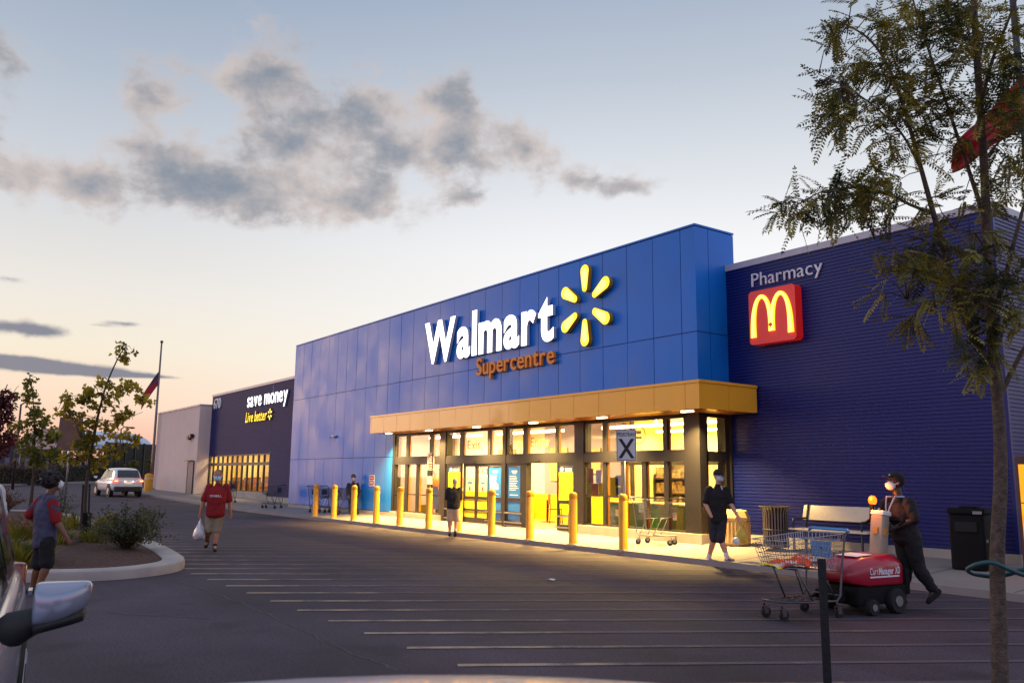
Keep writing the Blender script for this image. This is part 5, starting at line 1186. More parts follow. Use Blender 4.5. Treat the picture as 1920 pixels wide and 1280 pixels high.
# person cut by the left edge
ref = G(-22, 1112)
person('person in white shirt stepping in at the left edge of the picture', ref, dict(head=(-22, 868), chin=(-18, 901), neck=(-22, 908), sa=(-44, 918, -.05), sb=(-3, 918, .1), ea=(-52, 960, 0), eb=(4, 962, .12), wa=(-40, 995, .1), wb=(9, 984, .2),
    ha=(-32, 1000), hb=(-14, 1000), ka=(-34, 1055, .1), kb=(-12, 1055, 0), aa=(-38, 1104, .1), ab=(-12, 1104, -.1), ta=(-30, 1114, .2), tb=(2, 1114, -.02)), (.8, .3), 1.7, SKINS['tan'],
    cloth('white_cotton', S(206, 206, 210)), 1.0, cloth('grey_trousers', S(60, 58, 66)), 1.9, cloth('edge_shoe', S(40, 36, 36)), girth=1.1)
# man holding a cart by the wall
g_ = WY(661, 961, 14.6); ref = g_
person('dark-haired man in dark jacket and white mask standing behind the parked carts', ref, dict(head=(663, 889), chin=(663.5, 902), neck=(662, 904), sa=(654, 908, 0), sb=(670, 908, 0), ea=(651, 919, .05), eb=(672.5, 919, .02), wa=(653, 928, .2), wb=(671, 930, .1),
    ha=(658, 932), hb=(666, 932), ka=(657, 946, .02), kb=(667, 946, .04), aa=(656.5, 959), ab=(667, 958.5), ta=(656, 962, .15), tb=(669, 961.5, .15)), (.35, .9), 1.68, SKINS['brown'],
    cloth('dark_jacket', S(44, 40, 58)), 1.85, cloth('dark_jeans', S(40, 38, 60)), 1.92, cloth('jeans_shoe', S(30, 28, 30)), mask=MASKW)
# two shoppers inside, behind the glass
for k, (x, y, lab, top, bot, fdx) in enumerate(((-27.3, 16.3, 'shopper in orange-red top just inside the left window', cloth('orange_top', S(214, 96, 50)), cloth('shopper_jeans', S(60, 58, 80)), 0), (-26.3, 16.6, 'shopper in pale pink top seen behind the window mullion', cloth('pink_top', S(220, 150, 140)), cloth('shopper_dark', S(50, 44, 50)), .3))):
    ref = V((x, y, .245)); D = V((x, y, 0)).length; r_ = V((y, -x, 0)).normalized()
    def pj(dx, z, dd=0):
        d = V((x, y, 0))+r_*dx+V((0, 0, z+.245)); d = d-EYE; dz = d.dot(_fw); return (960+F*d.dot(_R2)/dz, 640-F*d.dot(_U2)/dz, dd)
    person(lab, ref, dict(head=pj(.0, 1.66), chin=pj(0, 1.43), neck=pj(0, 1.38), sa=pj(-.17, 1.34), sb=pj(.17, 1.34), ea=pj(-.22, 1.06), eb=pj(.22, 1.06), wa=pj(-.15, .98, .25), wb=pj(.16, .98, .25), ha=pj(-.09, .88), hb=pj(.09, .88),
        ka=pj(-.1, .48), kb=pj(.1, .48), aa=pj(-.1, .08), ab=pj(.1, .08), ta=pj(-.1, .03, .16), tb=pj(.1, .03, .16)), (fdx, 1), 1.66, SKINS['tan'], top, .9, bot, 1.9, cloth('shop_shoe', S(30, 30, 34)), vox=.013)

# ---------------------------------------------------------------- vehicles
CGLASS = M('car_glass', S(18, 20, 26), .06, var=0, coat=.6); TYRE = M('tyre', S(20, 20, 21), .85, var=.15); ALLOY = M('alloy', S(150, 150, 155), .35, metal=.8, var=.05); CLAD = M('cladding', S(28, 27, 29), .6, var=.1)
TAIL = M('tail_lamp', S(200, 20, 14), .25, var=0, coat=.5, emit=(1, .10, .03), es=2.2); TAILC = M('tail_core', S(255, 190, 150), .3, var=0, emit=(1, .45, .25), es=6); HEADL = M('head_lamp', S(190, 195, 205), .15, var=0, coat=.6)
def car(label, loc, rz, paint, sz=1., lit=False, bow=0., cat='car', name='parked_car', group=None):
    t = thing(name, label, cat, (0, 0, 0), group)
    st = [(-2.27, .66, .52, .90), (-2.22, .78, .40, .98), (-2.05, .87, .32, 1.03), (-1.6, .91, .27, 1.05), (-.8, .92, .26, 1.04), (0, .92, .26, 1.03), (.7, .92, .26, 1.02), (1.05, .915, .26, 1.01), (1.5, .90, .28, .98), (1.9, .86, .31, .92), (2.14, .77, .36, .84), (2.27, .60, .44, .72)]
    def half(w, zb, zt): return [(0, zb), (.72*w, zb), (.93*w, zb+.06), (1.0*w, zb+.2), (.99*w, zb+(zt-zb)*.55), (1.0*w, zb+(zt-zb)*.72), (.97*w, zt-.09), (.915*w, zt-.015), (.7*w, zt+.012), (.35*w, zt+.028), (0, zt+.034)]
    rings = []
    for x, w, zb, zt in st:
        hf = half(w, zb, zt); rings.append([V((x-(.10*(y/w)**2 if x > 1.4 else 0), y, z*sz)) for y, z in hf]+[V((x-(.10*(y/w)**2 if x > 1.4 else 0), -y, z*sz)) for y, z in hf[-2:0:-1]])
    mb = MB(); mb.loft(rings); o = mb.build('body', paint, t); bake(o, [('SUBSURF', dict(levels=2))]); shade(o)
    gs = [(-2.16, .80, .74, 1.10), (-2.0, .82, .70, 1.38), (-1.78, .83, .67, 1.60), (-1.45, .84, .68, 1.675), (-.8, .85, .685, 1.70), (-.1, .85, .685, 1.695), (.2, .85, .675, 1.66), (.42, .85, .665, 1.60), (.75, .845, .70, 1.36), (1.12, .83, .74, 1.045)]
    ZB = .98
    def gint(x):
        for (a, b) in zip(gs, gs[1:]):
            if a[0] <= x <= b[0]:
                f = (x-a[0])/(b[0]-a[0]); return [a[i]+(b[i]-a[i])*f for i in range(4)]
        return list(gs[0] if x < gs[0][0] else gs[-1])
    def gy(x, z):
        _, wb, wt, zt = gint(x); return wb+(wt-wb)*max(0, min(1, (z-ZB)/max(.02, zt-.07-ZB)))
    rings = []
    for x, wb, wt, zt in gs:
        bx = lambda y: x-(bow*(y/.66)**2 if x > -.2 else 0)
        hf = [(0, ZB-.06), (wb, ZB-.06), (wb, ZB), (wt+(wb-wt)*.45, ZB+(zt-.07-ZB)*.55), (wt, max(ZB, zt-.075)), (wt*.93, zt-.026), (wt*.75, zt-.006), (wt*.38, zt+.012), (0, zt+.018)]
        rings.append([V((bx(y), y, z*sz)) for y, z in hf]+[V((bx(y), -y, z*sz)) for y, z in hf[-2:0:-1]])
    mb = MB(); mb.loft(rings); o = mb.build('cabin', paint, t); bake(o, [('SUBSURF', dict(levels=1))]); shade(o)
    # glass laid 6 mm proud of the cabin
    def side_glass(xs_, z0, s_):
        mb = MB(); q = []
        for x in xs_:
            zt = gint(x)[3]-.13
            for k in range(5):
                z = z0+(max(z0+.02, zt)-z0)*k/4; q.append((x, (gy(x, z)+.004)*s_, z*sz))
        n = len(xs_); mb.add(q, [(i*5+k, (i+1)*5+k, (i+1)*5+k+1, i*5+k+1) for i in range(n-1) for k in range(4)]); mb.build('side_window', CGLASS, t, True)
    for s_ in (-1, 1):
        side_glass([-1.95, -1.75, -1.5, -1.3], 1.10, s_); side_glass([-1.22, -1.0, -.7, -.42], 1.07, s_); side_glass([-.34, 0, .3, .5, .7, .86], 1.06, s_)
    def end_glass(xs_, nm, inset):
        mb = MB(); q = []; n = 9
        for x in xs_:
            _, wb, wt, zt = gint(x); w = wt*inset
            for k in range(n):
                y = w*(-1+2*k/(n-1)); bx = x-(bow*(y/.66)**2 if x > -.2 else 0); q.append((bx+(.006 if xs_[0] > 0 else -.012), y, (zt+.012+.010*(1-(y/w)**2))*sz+.004))
        mb.add(q, [(i*n+k, (i+1)*n+k, (i+1)*n+k+1, i*n+k+1) for i in range(len(xs_)-1) for k in range(n-1)]); mb.build(nm, CGLASS, t, True)
    end_glass([.47, .6, .75, .95, 1.07], 'windshield', .90)
    end_glass([-2.15, -2.08, -2.0, -1.9, -1.83], 'rear_window', .86)
    for x in (-1.42, 1.36):
        for s_ in (-1, 1):
            mb = MB(); mb.tube([(x, .70*s_, .36*sz), (x, .917*s_, .36*sz)], [.42*sz]*2, 28); mb.build('wheel_arch', CLAD, t, auto=40)
            mb = MB(); mb.tube([(x, y*s_, .335*sz) for y in (.70, .72, .90, .928)], [.30*sz, .335*sz, .335*sz, .30*sz], 28); w_ = mb.build('wheel', TYRE, t, auto=40)
            mb = MB(); mb.tube([(x, .91*s_, .335*sz), (x, .932*s_, .335*sz)], [.22*sz, .21*sz], 24)
            for k in range(5): a = 2*pi*k/5; mb.box(-.025, .025, .02, .2*sz, .915, .938, Matrix.Translation((x, 0, .335*sz)) @ (Matrix.Rotation(a, 4, 'Y') @ Matrix.Rotation(-pi/2 if s_ > 0 else pi/2, 4, 'X')))
            put(mb.build('rim', ALLOY, t, auto=40), w_)
    for s_ in (-1, 1):
        mb = MB(); mb.rbox(-.16, .16, -.09, .09, -.09, .09, .05, Matrix.Translation((-2.17, .74*s_, .93*sz)) @ Matrix.Rotation(radians(28*s_), 4, 'Z')); tl = mb.build('tail_light', TAIL if lit else M('tail_off', S(120, 14, 12), .25, var=0, coat=.5) if 'tail_off' not in MATS else MATS['tail_off'] if not lit else TAIL, t, auto=40)
        if lit: mb = MB(); mb.ell((-2.30, .72*s_, .93*sz), ((.04, 0, 0), (0, .09, 0), (0, 0, .035))); put(mb.build('lamp_core', TAILC, t, True), tl)
        mb = MB(); mb.ell((2.02, .66*s_, .80*sz), ((.16, 0, 0), (0, .16, 0), (0, 0, .075))); mb.build('headlight', HEADL, t, True)
        # door mirror: painted shell, dark foot and glass
        mm = Matrix.Translation((.97, 1.075*s_, 1.125*sz)) @ Matrix.Rotation(radians(-8*s_), 4, 'Z') @ Matrix.Diagonal((1, .83, .92, 1))
        mb = MB(); rg = []
        for f, hh, dd, x0, zc in ((-.118, .078, .04, 0, 0), (-.116, .092, .07, 0, 0), (-.10, .096, .085, 0, 0), (-.05, .094, .095, .0, .003), (0, .088, .092, .0, .009), (.05, .078, .082, -.008, .018), (.095, .064, .062, -.018, .031), (.118, .048, .042, -.028, .042), (.128, .026, .02, -.034, .05)):
            rg.append([mm @ V((x0+dd*max(-.35, math.copysign(abs(cos(a))**.8, cos(a))), f*s_, zc+hh*math.copysign(abs(sin(a))**.72, sin(a)))) for a in [2*pi*j/26 for j in range(26)]])
        mb.loft(rg); mi = mb.build('mirror', paint, t); bake(mi, [('SUBSURF', dict(levels=1))]); shade(mi)
        mb = MB(); rg = []
        for f, x0 in ((-.105, .02), (-.03, .02), (.05, .012), (.10, -.01)): rg.append([mm @ V((x0+.055*cos(a), f*s_, -.070+.022*f/.1+.030*sin(a))) for a in [2*pi*j/14 for j in range(14)]])
        mb.loft(rg); put(mb.build('lower_shell', CLAD, t, True), mi)
        mb = MB(); mb.tube([mm @ V((-.0, -.2*s_, -.10)), mm @ V((.0, -.12*s_, -.07)), mm @ V((0, -.05*s_, -.06))], [(.07, .05), (.055, .045), (.045, .03)], 12, True); put(mb.build('foot', CLAD, t, True), mi)
        mb = MB(); mb.box(-.38, -.22, .914*s_, .938*s_, .90*sz, .925*sz); mb.build('door_handle', paint, t); mb = MB(); mb.box(-1.22, -1.06, .914*s_, .936*s_, .92*sz, .945*sz); mb.build('door_handle', paint, t)
    mb = MB(); mb.rbox(-2.335, -2.0, -.80, .80, .29*sz, .60*sz, .12); mb.build('rear_bumper', CLAD, t, auto=40)
    mb = MB(); mb.rbox(2.02, 2.30, -.56, .56, .34*sz, .62*sz, .12); mb.build('grille', CLAD, t, auto=40)
    mb = MB(); mb.box(-2.34, -2.30, -.17, .17, .76*sz, .88*sz); mb.build('number_plate', M('plate_lit', S(220, 214, 200), .4, var=.05, emit=(1, .8, .6), es=.5) if 'plate_lit' not in MATS else MATS['plate_lit'], t)
    if lit:
        mb = MB()
        for s_ in (-1, 1): mb.ell((-2.35, .22*s_, .89*sz), ((.02, 0, 0), (0, .05, 0), (0, 0, .03)))
        mb.build('plate_lamp', TAILC, t, True)
    t.location = loc; t.rotation_euler = (0, 0, rz); return t
PW_ = M('pearl_white', S(238, 234, 232), .22, var=.0, coat=.8); PS_ = M('silver_paint', S(140, 146, 166), .24, metal=.35, var=.0, coat=.8); PL_ = M('pale_paint', S(186, 180, 190), .3, metal=.2, var=0, coat=.5)
p = VP(219, 931, (-57.5, 10.9, 0)); gz = zg(-57.5)
h = V((p.x, p.y, 0)).normalized(); hd = Matrix.Rotation(radians(15), 3, 'Z') @ h
car('white sport utility car with lit red tail lamps driving away past the far grey block', (p.x, p.y, gz), atan2(hd.y, hd.x), PW_, lit=True)
fd_ = V((.9905, -.142, 0)).normalized(); lf = V((-fd_.y, fd_.x, 0)); c = V((-3.93, .44, 0))-fd_*1.02-lf*.90
car('silver car at the lower left corner showing its door mirror', (c.x, c.y, 0), atan2(fd_.y, fd_.x), PS_)
fa = ray(768, 640); hd = V((fa.x, fa.y, 0)).normalized(); c = hd*.95
car('pale car whose curved roof edge just shows at the bottom', (c.x, c.y, 0), atan2(hd.y, hd.x), PL_, sz=.838, bow=.10)

# ---------------------------------------------------------------- planted island
ISL = M('island_kerb', S(168, 158, 152), .8, var=.12, vs=2, bump=.2, bs=50)
def mulch_mat():
    m = bpy.data.materials.new('mulch'); m.use_nodes = True; N = m.node_tree.nodes; L = m.node_tree.links; p = N['Principled BSDF']; tc = N.new('ShaderNodeTexCoord')
    n = N.new('ShaderNodeTexVoronoi'); n.inputs['Scale'].default_value = 22; L.new(tc.outputs['Object'], n.inputs['Vector'])
    c = N.new('ShaderNodeValToRGB'); c.color_ramp.elements[0].color = (*S(38, 25, 23), 1); c.color_ramp.elements[1].color = (*S(96, 60, 50), 1); L.new(n.outputs['Color'], c.inputs[0]); L.new(c.outputs[0], p.inputs['Base Color']); p.inputs['Roughness'].default_value = .9
    b = N.new('ShaderNodeBump'); b.inputs['Strength'].default_value = 1; b.inputs['Distance'].default_value = .03; L.new(n.outputs['Distance'], b.inputs['Height']); L.new(b.outputs[0], p.inputs['Normal']); return m
outer = [(-15.35, 1.25), (-14.95, 2.0), (-14.72, 2.75), (-14.85, 3.45), (-15.3, 4.05), (-15.95, 4.40), (-17.0, 4.62), (-20, 4.95), (-26, 5.3), (-34, 5.5), (-38, 5.3), (-39, 4.2), (-38.6, 2.4), (-34, 1.3), (-26, 1.0), (-19.5, .95), (-16.2, .85)]
def smooth_loop(P, n=5):
    out = []; k = len(P)
    for i in range(k):
        p0, p1, p2, p3 = [V(P[(i+j-1) % k]) for j in range(4)]
        for j in range(n):
            t_ = j/n; out.append(.5*((2*p1)+(p2-p0)*t_+(2*p0-5*p1+4*p2-p3)*t_*t_+(3*p1-p0-3*p2+p3)*t_**3))
    return out
ol = smooth_loop(outer); cen = sum((p for p in ol), V((0, 0)))/len(ol)
def offs(P, d):
    out = []
    for i, p in enumerate(P):
        tg = (P[(i+1) % len(P)]-P[i-1]).normalized(); out.append(p+V((-tg.y, tg.x))*d)
    return out
area = sum(ol[i].x*ol[(i+1) % len(ol)].y-ol[(i+1) % len(ol)].x*ol[i].y for i in range(len(ol)))
sg = 1 if area > 0 else -1
KH = .16
prof = [(0, -.05), (.0, KH-.05), (.015, KH-.015), (.05, KH), (.36, KH), (.385, KH-.02), (.39, KH-.06)]
mb = MB(); n = len(ol); rows = [[V((p.x, p.y, zg(p.x)+z)) for p in offs(ol, sg*d)] for d, z in prof]
mb.add([v for r_ in rows for v in r_], [(i*n+j, i*n+(j+1) % n, (i+1)*n+(j+1) % n, (i+1)*n+j) for i in range(len(rows)-1) for j in range(n)]); struct(mb.build('island_kerb', ISL, None, auto=40))
inn = offs(ol, sg*.385); mb = MB(); lay = []
for f in (1, .85, .6, .3): lay.append([V((cen.x+(p.x-cen.x)*f, cen.y+(p.y-cen.y)*f, zg(p.x)+KH-.03+.16*(1-f**3)+.03*mnoise.noise(V((p.x*2, p.y*2, f*9))))) for p in inn])
vs = [v for r_ in lay for v in r_]; fs = [(i*n+j, i*n+(j+1) % n, (i+1)*n+(j+1) % n, (i+1)*n+j) for i in range(3) for j in range(n)]
vs.append(V((cen.x, cen.y, zg(cen.x)+.28))); fs += [(3*n+j, 3*n+(j+1) % n, len(vs)-1) for j in range(n)]
mb.add(vs, fs); struct(mb.build('mulch_bed', mulch_mat(), None, True))
def zi(x, y):                                                      # height of the bed
    return zg(x)+KH+.03
# ---------------------------------------------------------------- plants
BARK = M('bark', S(90, 76, 66), .88, var=.4, vs=18, bump=1., bs=55); TWIG = M('twig', S(66, 52, 46), .8, var=.2, vs=10)
def leaf_maple(mb, c, d, n, s, m=0):                               # five-pointed leaf
    d = d.normalized(); w = d.cross(n).normalized(); n = w.cross(d)
    P = [(0, 0, 0), (.18, .34, .0), (.5, .22, .06), (.52, .52, .02), (.3, .5, .0), (1.0, 0, -.12), (.3, -.5, 0), (.52, -.52, .02), (.5, -.22, .06), (.18, -.34, 0)]
    P = [(0, 0), (.12, .30), (.42, .55), (.40, .24), (.72, .30), (1.0, 0), (.72, -.30), (.40, -.24), (.42, -.55), (.12, -.30)]
    b = len(mb.v); mb.v.extend([tuple(c+d*(x*s)+w*(y*s)+n*(abs(y)*.25*s-x*x*.18*s)) for x, y in P])
    mb.f.extend([[b, b+1, b+2, b+3], [b+3, b+4, b+5, b], [b, b+5, b+6, b+7], [b+7, b+8, b+9, b]]); mb.mi.extend([m]*4)
def leaf_oval(mb, c, d, n, l, w_, m=0):
    d = d.normalized(); w = d.cross(n)
    if w.length < 1e-4: w = d.orthogonal()
    w.normalize(); n = w.cross(d); b = len(mb.v)
    mb.v.extend([tuple(c), tuple(c+d*l*.45+w*w_), tuple(c+d*l-n*l*.12), tuple(c+d*l*.45-w*w_)]); mb.f.append([b, b+1, b+2, b+3]); mb.mi.append(m)
def rdir(up=0.): d = V((random.gauss(0, 1), random.gauss(0, 1), random.gauss(0, 1)+up)); return d.normalized()
def frond(mb, c, d, L_, n, lw, ll):                                # feather leaf: stalk with paired leaflets
    d = d.normalized(); pts = []; p = c.copy(); dd = d.copy(); side = d.cross(V((0, 0, 1)))
    if side.length < .1: side = V((1, 0, 0))
    side.normalize(); side = (side+rdir()*.35).normalized()
    for i in range(n+1):
        pts.append(p.copy()); p = p+dd*(L_/n); dd = (dd+V((0, 0, -.045))+rdir()*.03).normalized()
    mb.m = 1; mb.tube([pts[0], pts[n//2], pts[n]], [.0022, .0018, .001], 3); mb.m = 0
    for i in range(1, n+1):
        t_ = (pts[i]-pts[i-1]).normalized(); k = ll*(1-.45*abs(i/n-.45)); nn = side.cross(t_)
        for s_ in (-1, 1): leaf_oval(mb, pts[i], (t_*.55+side*s_*1.0+V((0, 0, -.12))+rdir()*.12), (nn+rdir()*.35).normalized(), k, lw)
    leaf_oval(mb, pts[n], dd, side.cross(dd), ll, lw)
def nearest(P, p): return min(P, key=lambda q: (q-p).length_squared)
def limb_pts(poly, ref, step=10):
    P = [VP(x, y, ref, d) for x, y, d in poly]; out = []
    for i in range(len(P)-1):
        p0 = P[max(0, i-1)]; p1 = P[i]; p2 = P[i+1]; p3 = P[min(len(P)-1, i+2)]
        for j in range(step):
            t_ = j/step; out.append(.5*((2*p1)+(p2-p0)*t_+(2*p0-5*p1+4*p2-p3)*t_*t_+(3*p1-p0-3*p2+p3)*t_**3))
    out.append(P[-1]); return out
# near tree on the right (feather-leaved street tree)
LOC = leafmat('locust_leaf', S(42, 56, 28), S(160, 148, 50), .25); LOCD = LOC
ref = V((-3.55, 7.48, 0))
t = thing('street_tree', 'near young tree with feathery leaves and thin trunk at the right edge', 'tree', ref)
limbs = [([(1876, 1310, 0), (1873, 1180, 0), (1870, 1040, 0), (1876, 900, 0), (1874, 800, 0), (1866, 700, 0), (1858, 600, .02), (1852, 480, .04), (1846, 330, .06), (1838, 200, .08), (1830, 80, .1), (1822, -80, .12), (1816, -240, .1)], .068, .022),
         ([(1866, 705, 0), (1835, 650, .04), (1800, 570, .1), (1775, 490, .14), (1750, 400, .2), (1728, 320, .26), (1700, 220, .3), (1668, 130, .36), (1625, 70, .44), (1560, 34, .5)], .042, .006),
         ([(1750, 400, .2), (1710, 385, .28), (1660, 362, .4), (1610, 352, .5), (1540, 360, .6), (1470, 400, .66)], .018, .004),
         ([(1850, 420, .04), (1820, 330, -.1), (1790, 240, -.22), (1760, 150, -.3), (1730, 60, -.4), (1700, -40, -.44)], .022, .008),
         ([(1728, 320, .26), (1690, 250, .4), (1640, 200, .55), (1580, 160, .7), (1535, 140, .8)], .013, .003),
         ([(1838, 200, .08), (1862, 110, .2), (1890, 40, .3), (1920, -40, .4)], .02, .008),
         ([(1858, 600, .02), (1885, 520, .15), (1905, 440, .25), (1930, 350, .3)], .026, .012),
         ([(1874, 745, 0), (1900, 690, -.1), (1930, 640, -.2), (1980, 590, -.3)], .026, .014),
         ([(1775, 490, .14), (1730, 450, .3), (1690, 440, .45), (1640, 450, .6)], .012, .003),
         ([(1800, 570, .1), (1770, 560, .3), (1740, 580, .45), (1700, 560, .5)], .010, .003),
         ([(1852, 480, .04), (1830, 440, .3), (1790, 430, .5)], .012, .004),
         ([(1846, 300, .06), (1880, 260, -.2), (1915, 250, -.3)], .014, .005)]
tr = MB(); NP = []
for poly, r0, r1 in limbs:
    P = limb_pts(poly, ref); n = len(P); tr.tube(P, [r0+(r1-r0)*(i/(n-1))**.8 for i in range(n)], 12 if r0 > .03 else 7); NP += P[n//5:]
zones = [(1640, 60, 90, 70, 26, .5), (1740, 70, 90, 80, 34, .2), (1840, 70, 80, 80, 34, .1), (1900, 150, 50, 90, 18, .1), (1640, 170, 90, 55, 30, .5), (1560, 190, 45, 50, 16, .7), (1590, 230, 60, 40, 12, .6), (1720, 190, 80, 60, 30, .3), (1700, 280, 60, 40, 10, .4),
         (1790, 200, 70, 70, 18, .1), (1870, 250, 60, 60, 16, .1), (1890, 350, 45, 60, 14, .1), (1500, 390, 50, 32, 16, .65), (1580, 380, 70, 35, 26, .5), (1650, 380, 60, 35, 16, .4), (1620, 340, 70, 25, 8, .4), (1780, 390, 60, 30, 8, .2),
         (1830, 440, 90, 40, 24, .2), (1720, 470, 80, 40, 24, .4), (1680, 510, 60, 45, 16, .5), (1790, 510, 80, 55, 44, .35), (1740, 570, 60, 45, 22, .45), (1850, 560, 70, 60, 36, .2), (1820, 630, 50, 35, 14, .25), (1900, 520, 50, 70, 22, .1), (1830, 690, 30, 22, 6, .2), (1890, 620, 40, 50, 12, .1)]
cr = MB(); tw = tr
random.seed(21)
for zx, zy, rx, ry, k, dm in zones:
    for _ in range(max(1, round(k/(1.15 if zy < 400 else 2.1)))):
        a = R(0, 2*pi); q = sqrt(random.random()); c = VP(zx+rx*q*cos(a), zy+ry*q*sin(a), ref, dm+R(-.55, .45)); nb = nearest(NP, c)
        mid = nb.lerp(c, .55)+V((R(-.04, .04), R(-.04, .04), R(.0, .06))); tw.tube([nb, mid, c], [.006, .004, .002], 4)
        out = (c-nb); out = out.normalized() if out.length > .02 else rdir()
        for j in range(random.choice((3, 4, 5))):
            b = mid.lerp(c, R(.3, 1)); low = zy > 400
            d = (out*.7+rdir()*.8+V((0, 0, -.32 if low else .05))).normalized()
            frond(cr, b, d, R(.17, .33), random.choice((8, 9, 10, 11, 12)), R(.0075, .0115), R(.040, .062))
o = cr.build('crown', [LOC, TWIG], t); tr.build('trunk', BARK, t, True)
# stake beside it and the tie
g_ = G(1552, 1300); g_ = VP(1552, 1290, (-4.3, 6.25, 0)); g_.z = 0
tp = VP(1540, 1047, (g_.x, g_.y, 0))
t = thing('tree_stake', 'dark iron tee stake standing alone in front of the pushed cart', 'stake', (g_.x, g_.y, 0))
IRON = M('iron_stake', S(28, 28, 32), .6, metal=.3, var=.25, vs=20); mt = frame(V((g_.x, g_.y, -.1)), (.77, .64, 0), (-.64, .77, 0), V((0, 0, 1)))
L_ = tp.z+.1; sh = (tp-g_)/tp.z
mb = MB()
def lean(z): return V((g_.x+sh.x*z, g_.y+sh.y*z, z))
for w0, w1, d0, d1 in ((-.034, .034, -.006, .0), (-.005, .005, 0, .045)):
    rg = []
    for z in (-.1, tp.z): c = lean(z); rg.append([c+V((.586, .81, 0))*w+V((-.81, .586, 0))*dd for w, dd in ((w0, d0), (w1, d0), (w1, d1), (w0, d1))])
    mb.loft(rg)
mb.build('post', IRON, t)
mb = MB()
for k in range(9): c = lean(.15+k*.12)+V((.81, -.586, 0))*.008; mb.ell(c, (V((.586, .81, 0))*.006, V((0, 0, .012)), V((.81, -.586, 0))*.004), 8, 5)
mb.build('studs', IRON, t)
g2 = VP(2010, 1300, (-3.0, 7.9, 0)); t2 = thing('tree_stake', 'dark iron tee stake just outside the picture that holds the green tie', 'stake', (g2.x, g2.y, 0)); mb = MB(); mb.tube([(g2.x, g2.y, -.1), (g2.x, g2.y, 1.3)], .02, 6); mb.build('post', IRON, t2)
TIE = M('tie_green', S(24, 74, 78), .5, var=.1, vs=9, coat=.2)
tie = [(1815, 1066, .10), (1830, 1058, .16), (1860, 1054, .18), (1890, 1066, .13), (1925, 1078, .05), (1970, 1076, 0), (2004, 1072, -.02), (1970, 1068, -.03), (1925, 1066, -.04), (1890, 1076, -.08), (1862, 1080, -.12), (1830, 1076, -.04), (1816, 1070, .06), (1815, 1066, .10)]
o = None; mb = MB(); mb.tube(limb_pts(tie, ref, 6), .019, 8); o = mb.build('tree_tie', TIE, None, True); tag(o, 'dark green hose tie looped round the near tree trunk', 'tree tie')
# young maples on the island
MAP = leafmat('maple_leaf', S(110, 104, 24), S(196, 170, 50), .6); MAPG = leafmat('maple_leaf_green', S(84, 92, 26), S(150, 140, 40), .5)
def sapling(label, ref, limbs, zones, leaf, size, mat, seed, per=6, name='young_tree', cat='tree'):
    random.seed(seed); t = thing(name, label, cat, ref)
    tr = MB(); NP = []
    for poly, r0, r1 in limbs:
        P = limb_pts(poly, ref, 7); n = len(P); tr.tube(P, [r0+(r1-r0)*i/(n-1) for i in range(n)], 8); NP += P[n//4:]
    cr = MB()
    for zx, zy, rx, ry, k in zones:
        for _ in range(round(k*1.6)):
            a = R(0, 2*pi); q = sqrt(random.random()); c = VP(zx+rx*q*cos(a), zy+ry*q*sin(a), ref, R(-1, 1)*rx*(V((ref[0], ref[1], 0)).length/F)); nb = nearest(NP, c)
            tr.tube([nb, nb.lerp(c, .5)+V((0, 0, R(0, .08))), c], [.008, .006, .003], 4)
            for j in range(per):
                b = nb.lerp(c, R(.55, 1.05))+rdir()*size*.7; d = (rdir()*.9+(c-nb).normalized()*.4+V((0, 0, -.35)))
                if leaf == 'maple': leaf_maple(cr, b, d, rdir(.8), size*R(.7, 1.2))
                else: leaf_oval(cr, b, d, rdir(.8), size*R(.7, 1.2), size*.28)
    tr.build('trunk', TWIG, t, True); cr.build('crown', mat, t); return t
r1 = G(158, 1016, .18)
sapling('taller young maple with sparse yellow-green leaves, staked on the island', r1, [([(158, 1016, 0), (160, 930, 0), (166, 880, 0), (176, 820, 0), (186, 770, 0), (200, 720, 0), (222, 670, 0), (238, 646, 0)], .045, .008),
    ([(166, 880, 0), (150, 862, .2), (134, 850, .3)], .014, .005), ([(172, 850, 0), (152, 820, .2), (140, 790, .3), (122, 768, .3)], .014, .004), ([(170, 870, 0), (196, 852, -.2), (222, 842, -.2), (248, 828, 0)], .014, .004), ([(180, 800, 0), (205, 790, .2), (240, 782, .1), (268, 772, .1)], .012, .004),
    ([(186, 770, 0), (166, 748, 0), (150, 742, 0), (126, 742, 0)], .012, .004), ([(190, 750, 0), (222, 736, 0), (252, 728, 0), (284, 752, 0)], .012, .004)],
    [(232, 662, 18, 20, 7), (196, 740, 32, 34, 22), (168, 735, 12, 14, 5), (242, 726, 18, 12, 7), (272, 752, 16, 10, 5), (140, 744, 26, 12, 6), (120, 768, 14, 12, 6), (142, 776, 18, 14, 6), (158, 808, 18, 18, 8), (180, 805, 20, 25, 9), (232, 782, 22, 12, 9), (208, 800, 20, 16, 7), (160, 850, 28, 16, 9), (225, 812, 26, 10, 5), (150, 835, 20, 12, 6), (215, 845, 25, 10, 6), (185, 870, 16, 10, 5), (255, 824, 16, 8, 4), (130, 862, 14, 10, 4)], 'maple', .105, MAP, 5, per=6)
r2 = G(55, 957, .2); r2 = V((r2.x, r2.y, 0)); r2 = V((-34.5, 4.1, 0)); r2z = VP(58, 950, (r2.x, r2.y, 0)); r2 = V((r2z.x, r2z.y, zg(r2z.x)+.2))
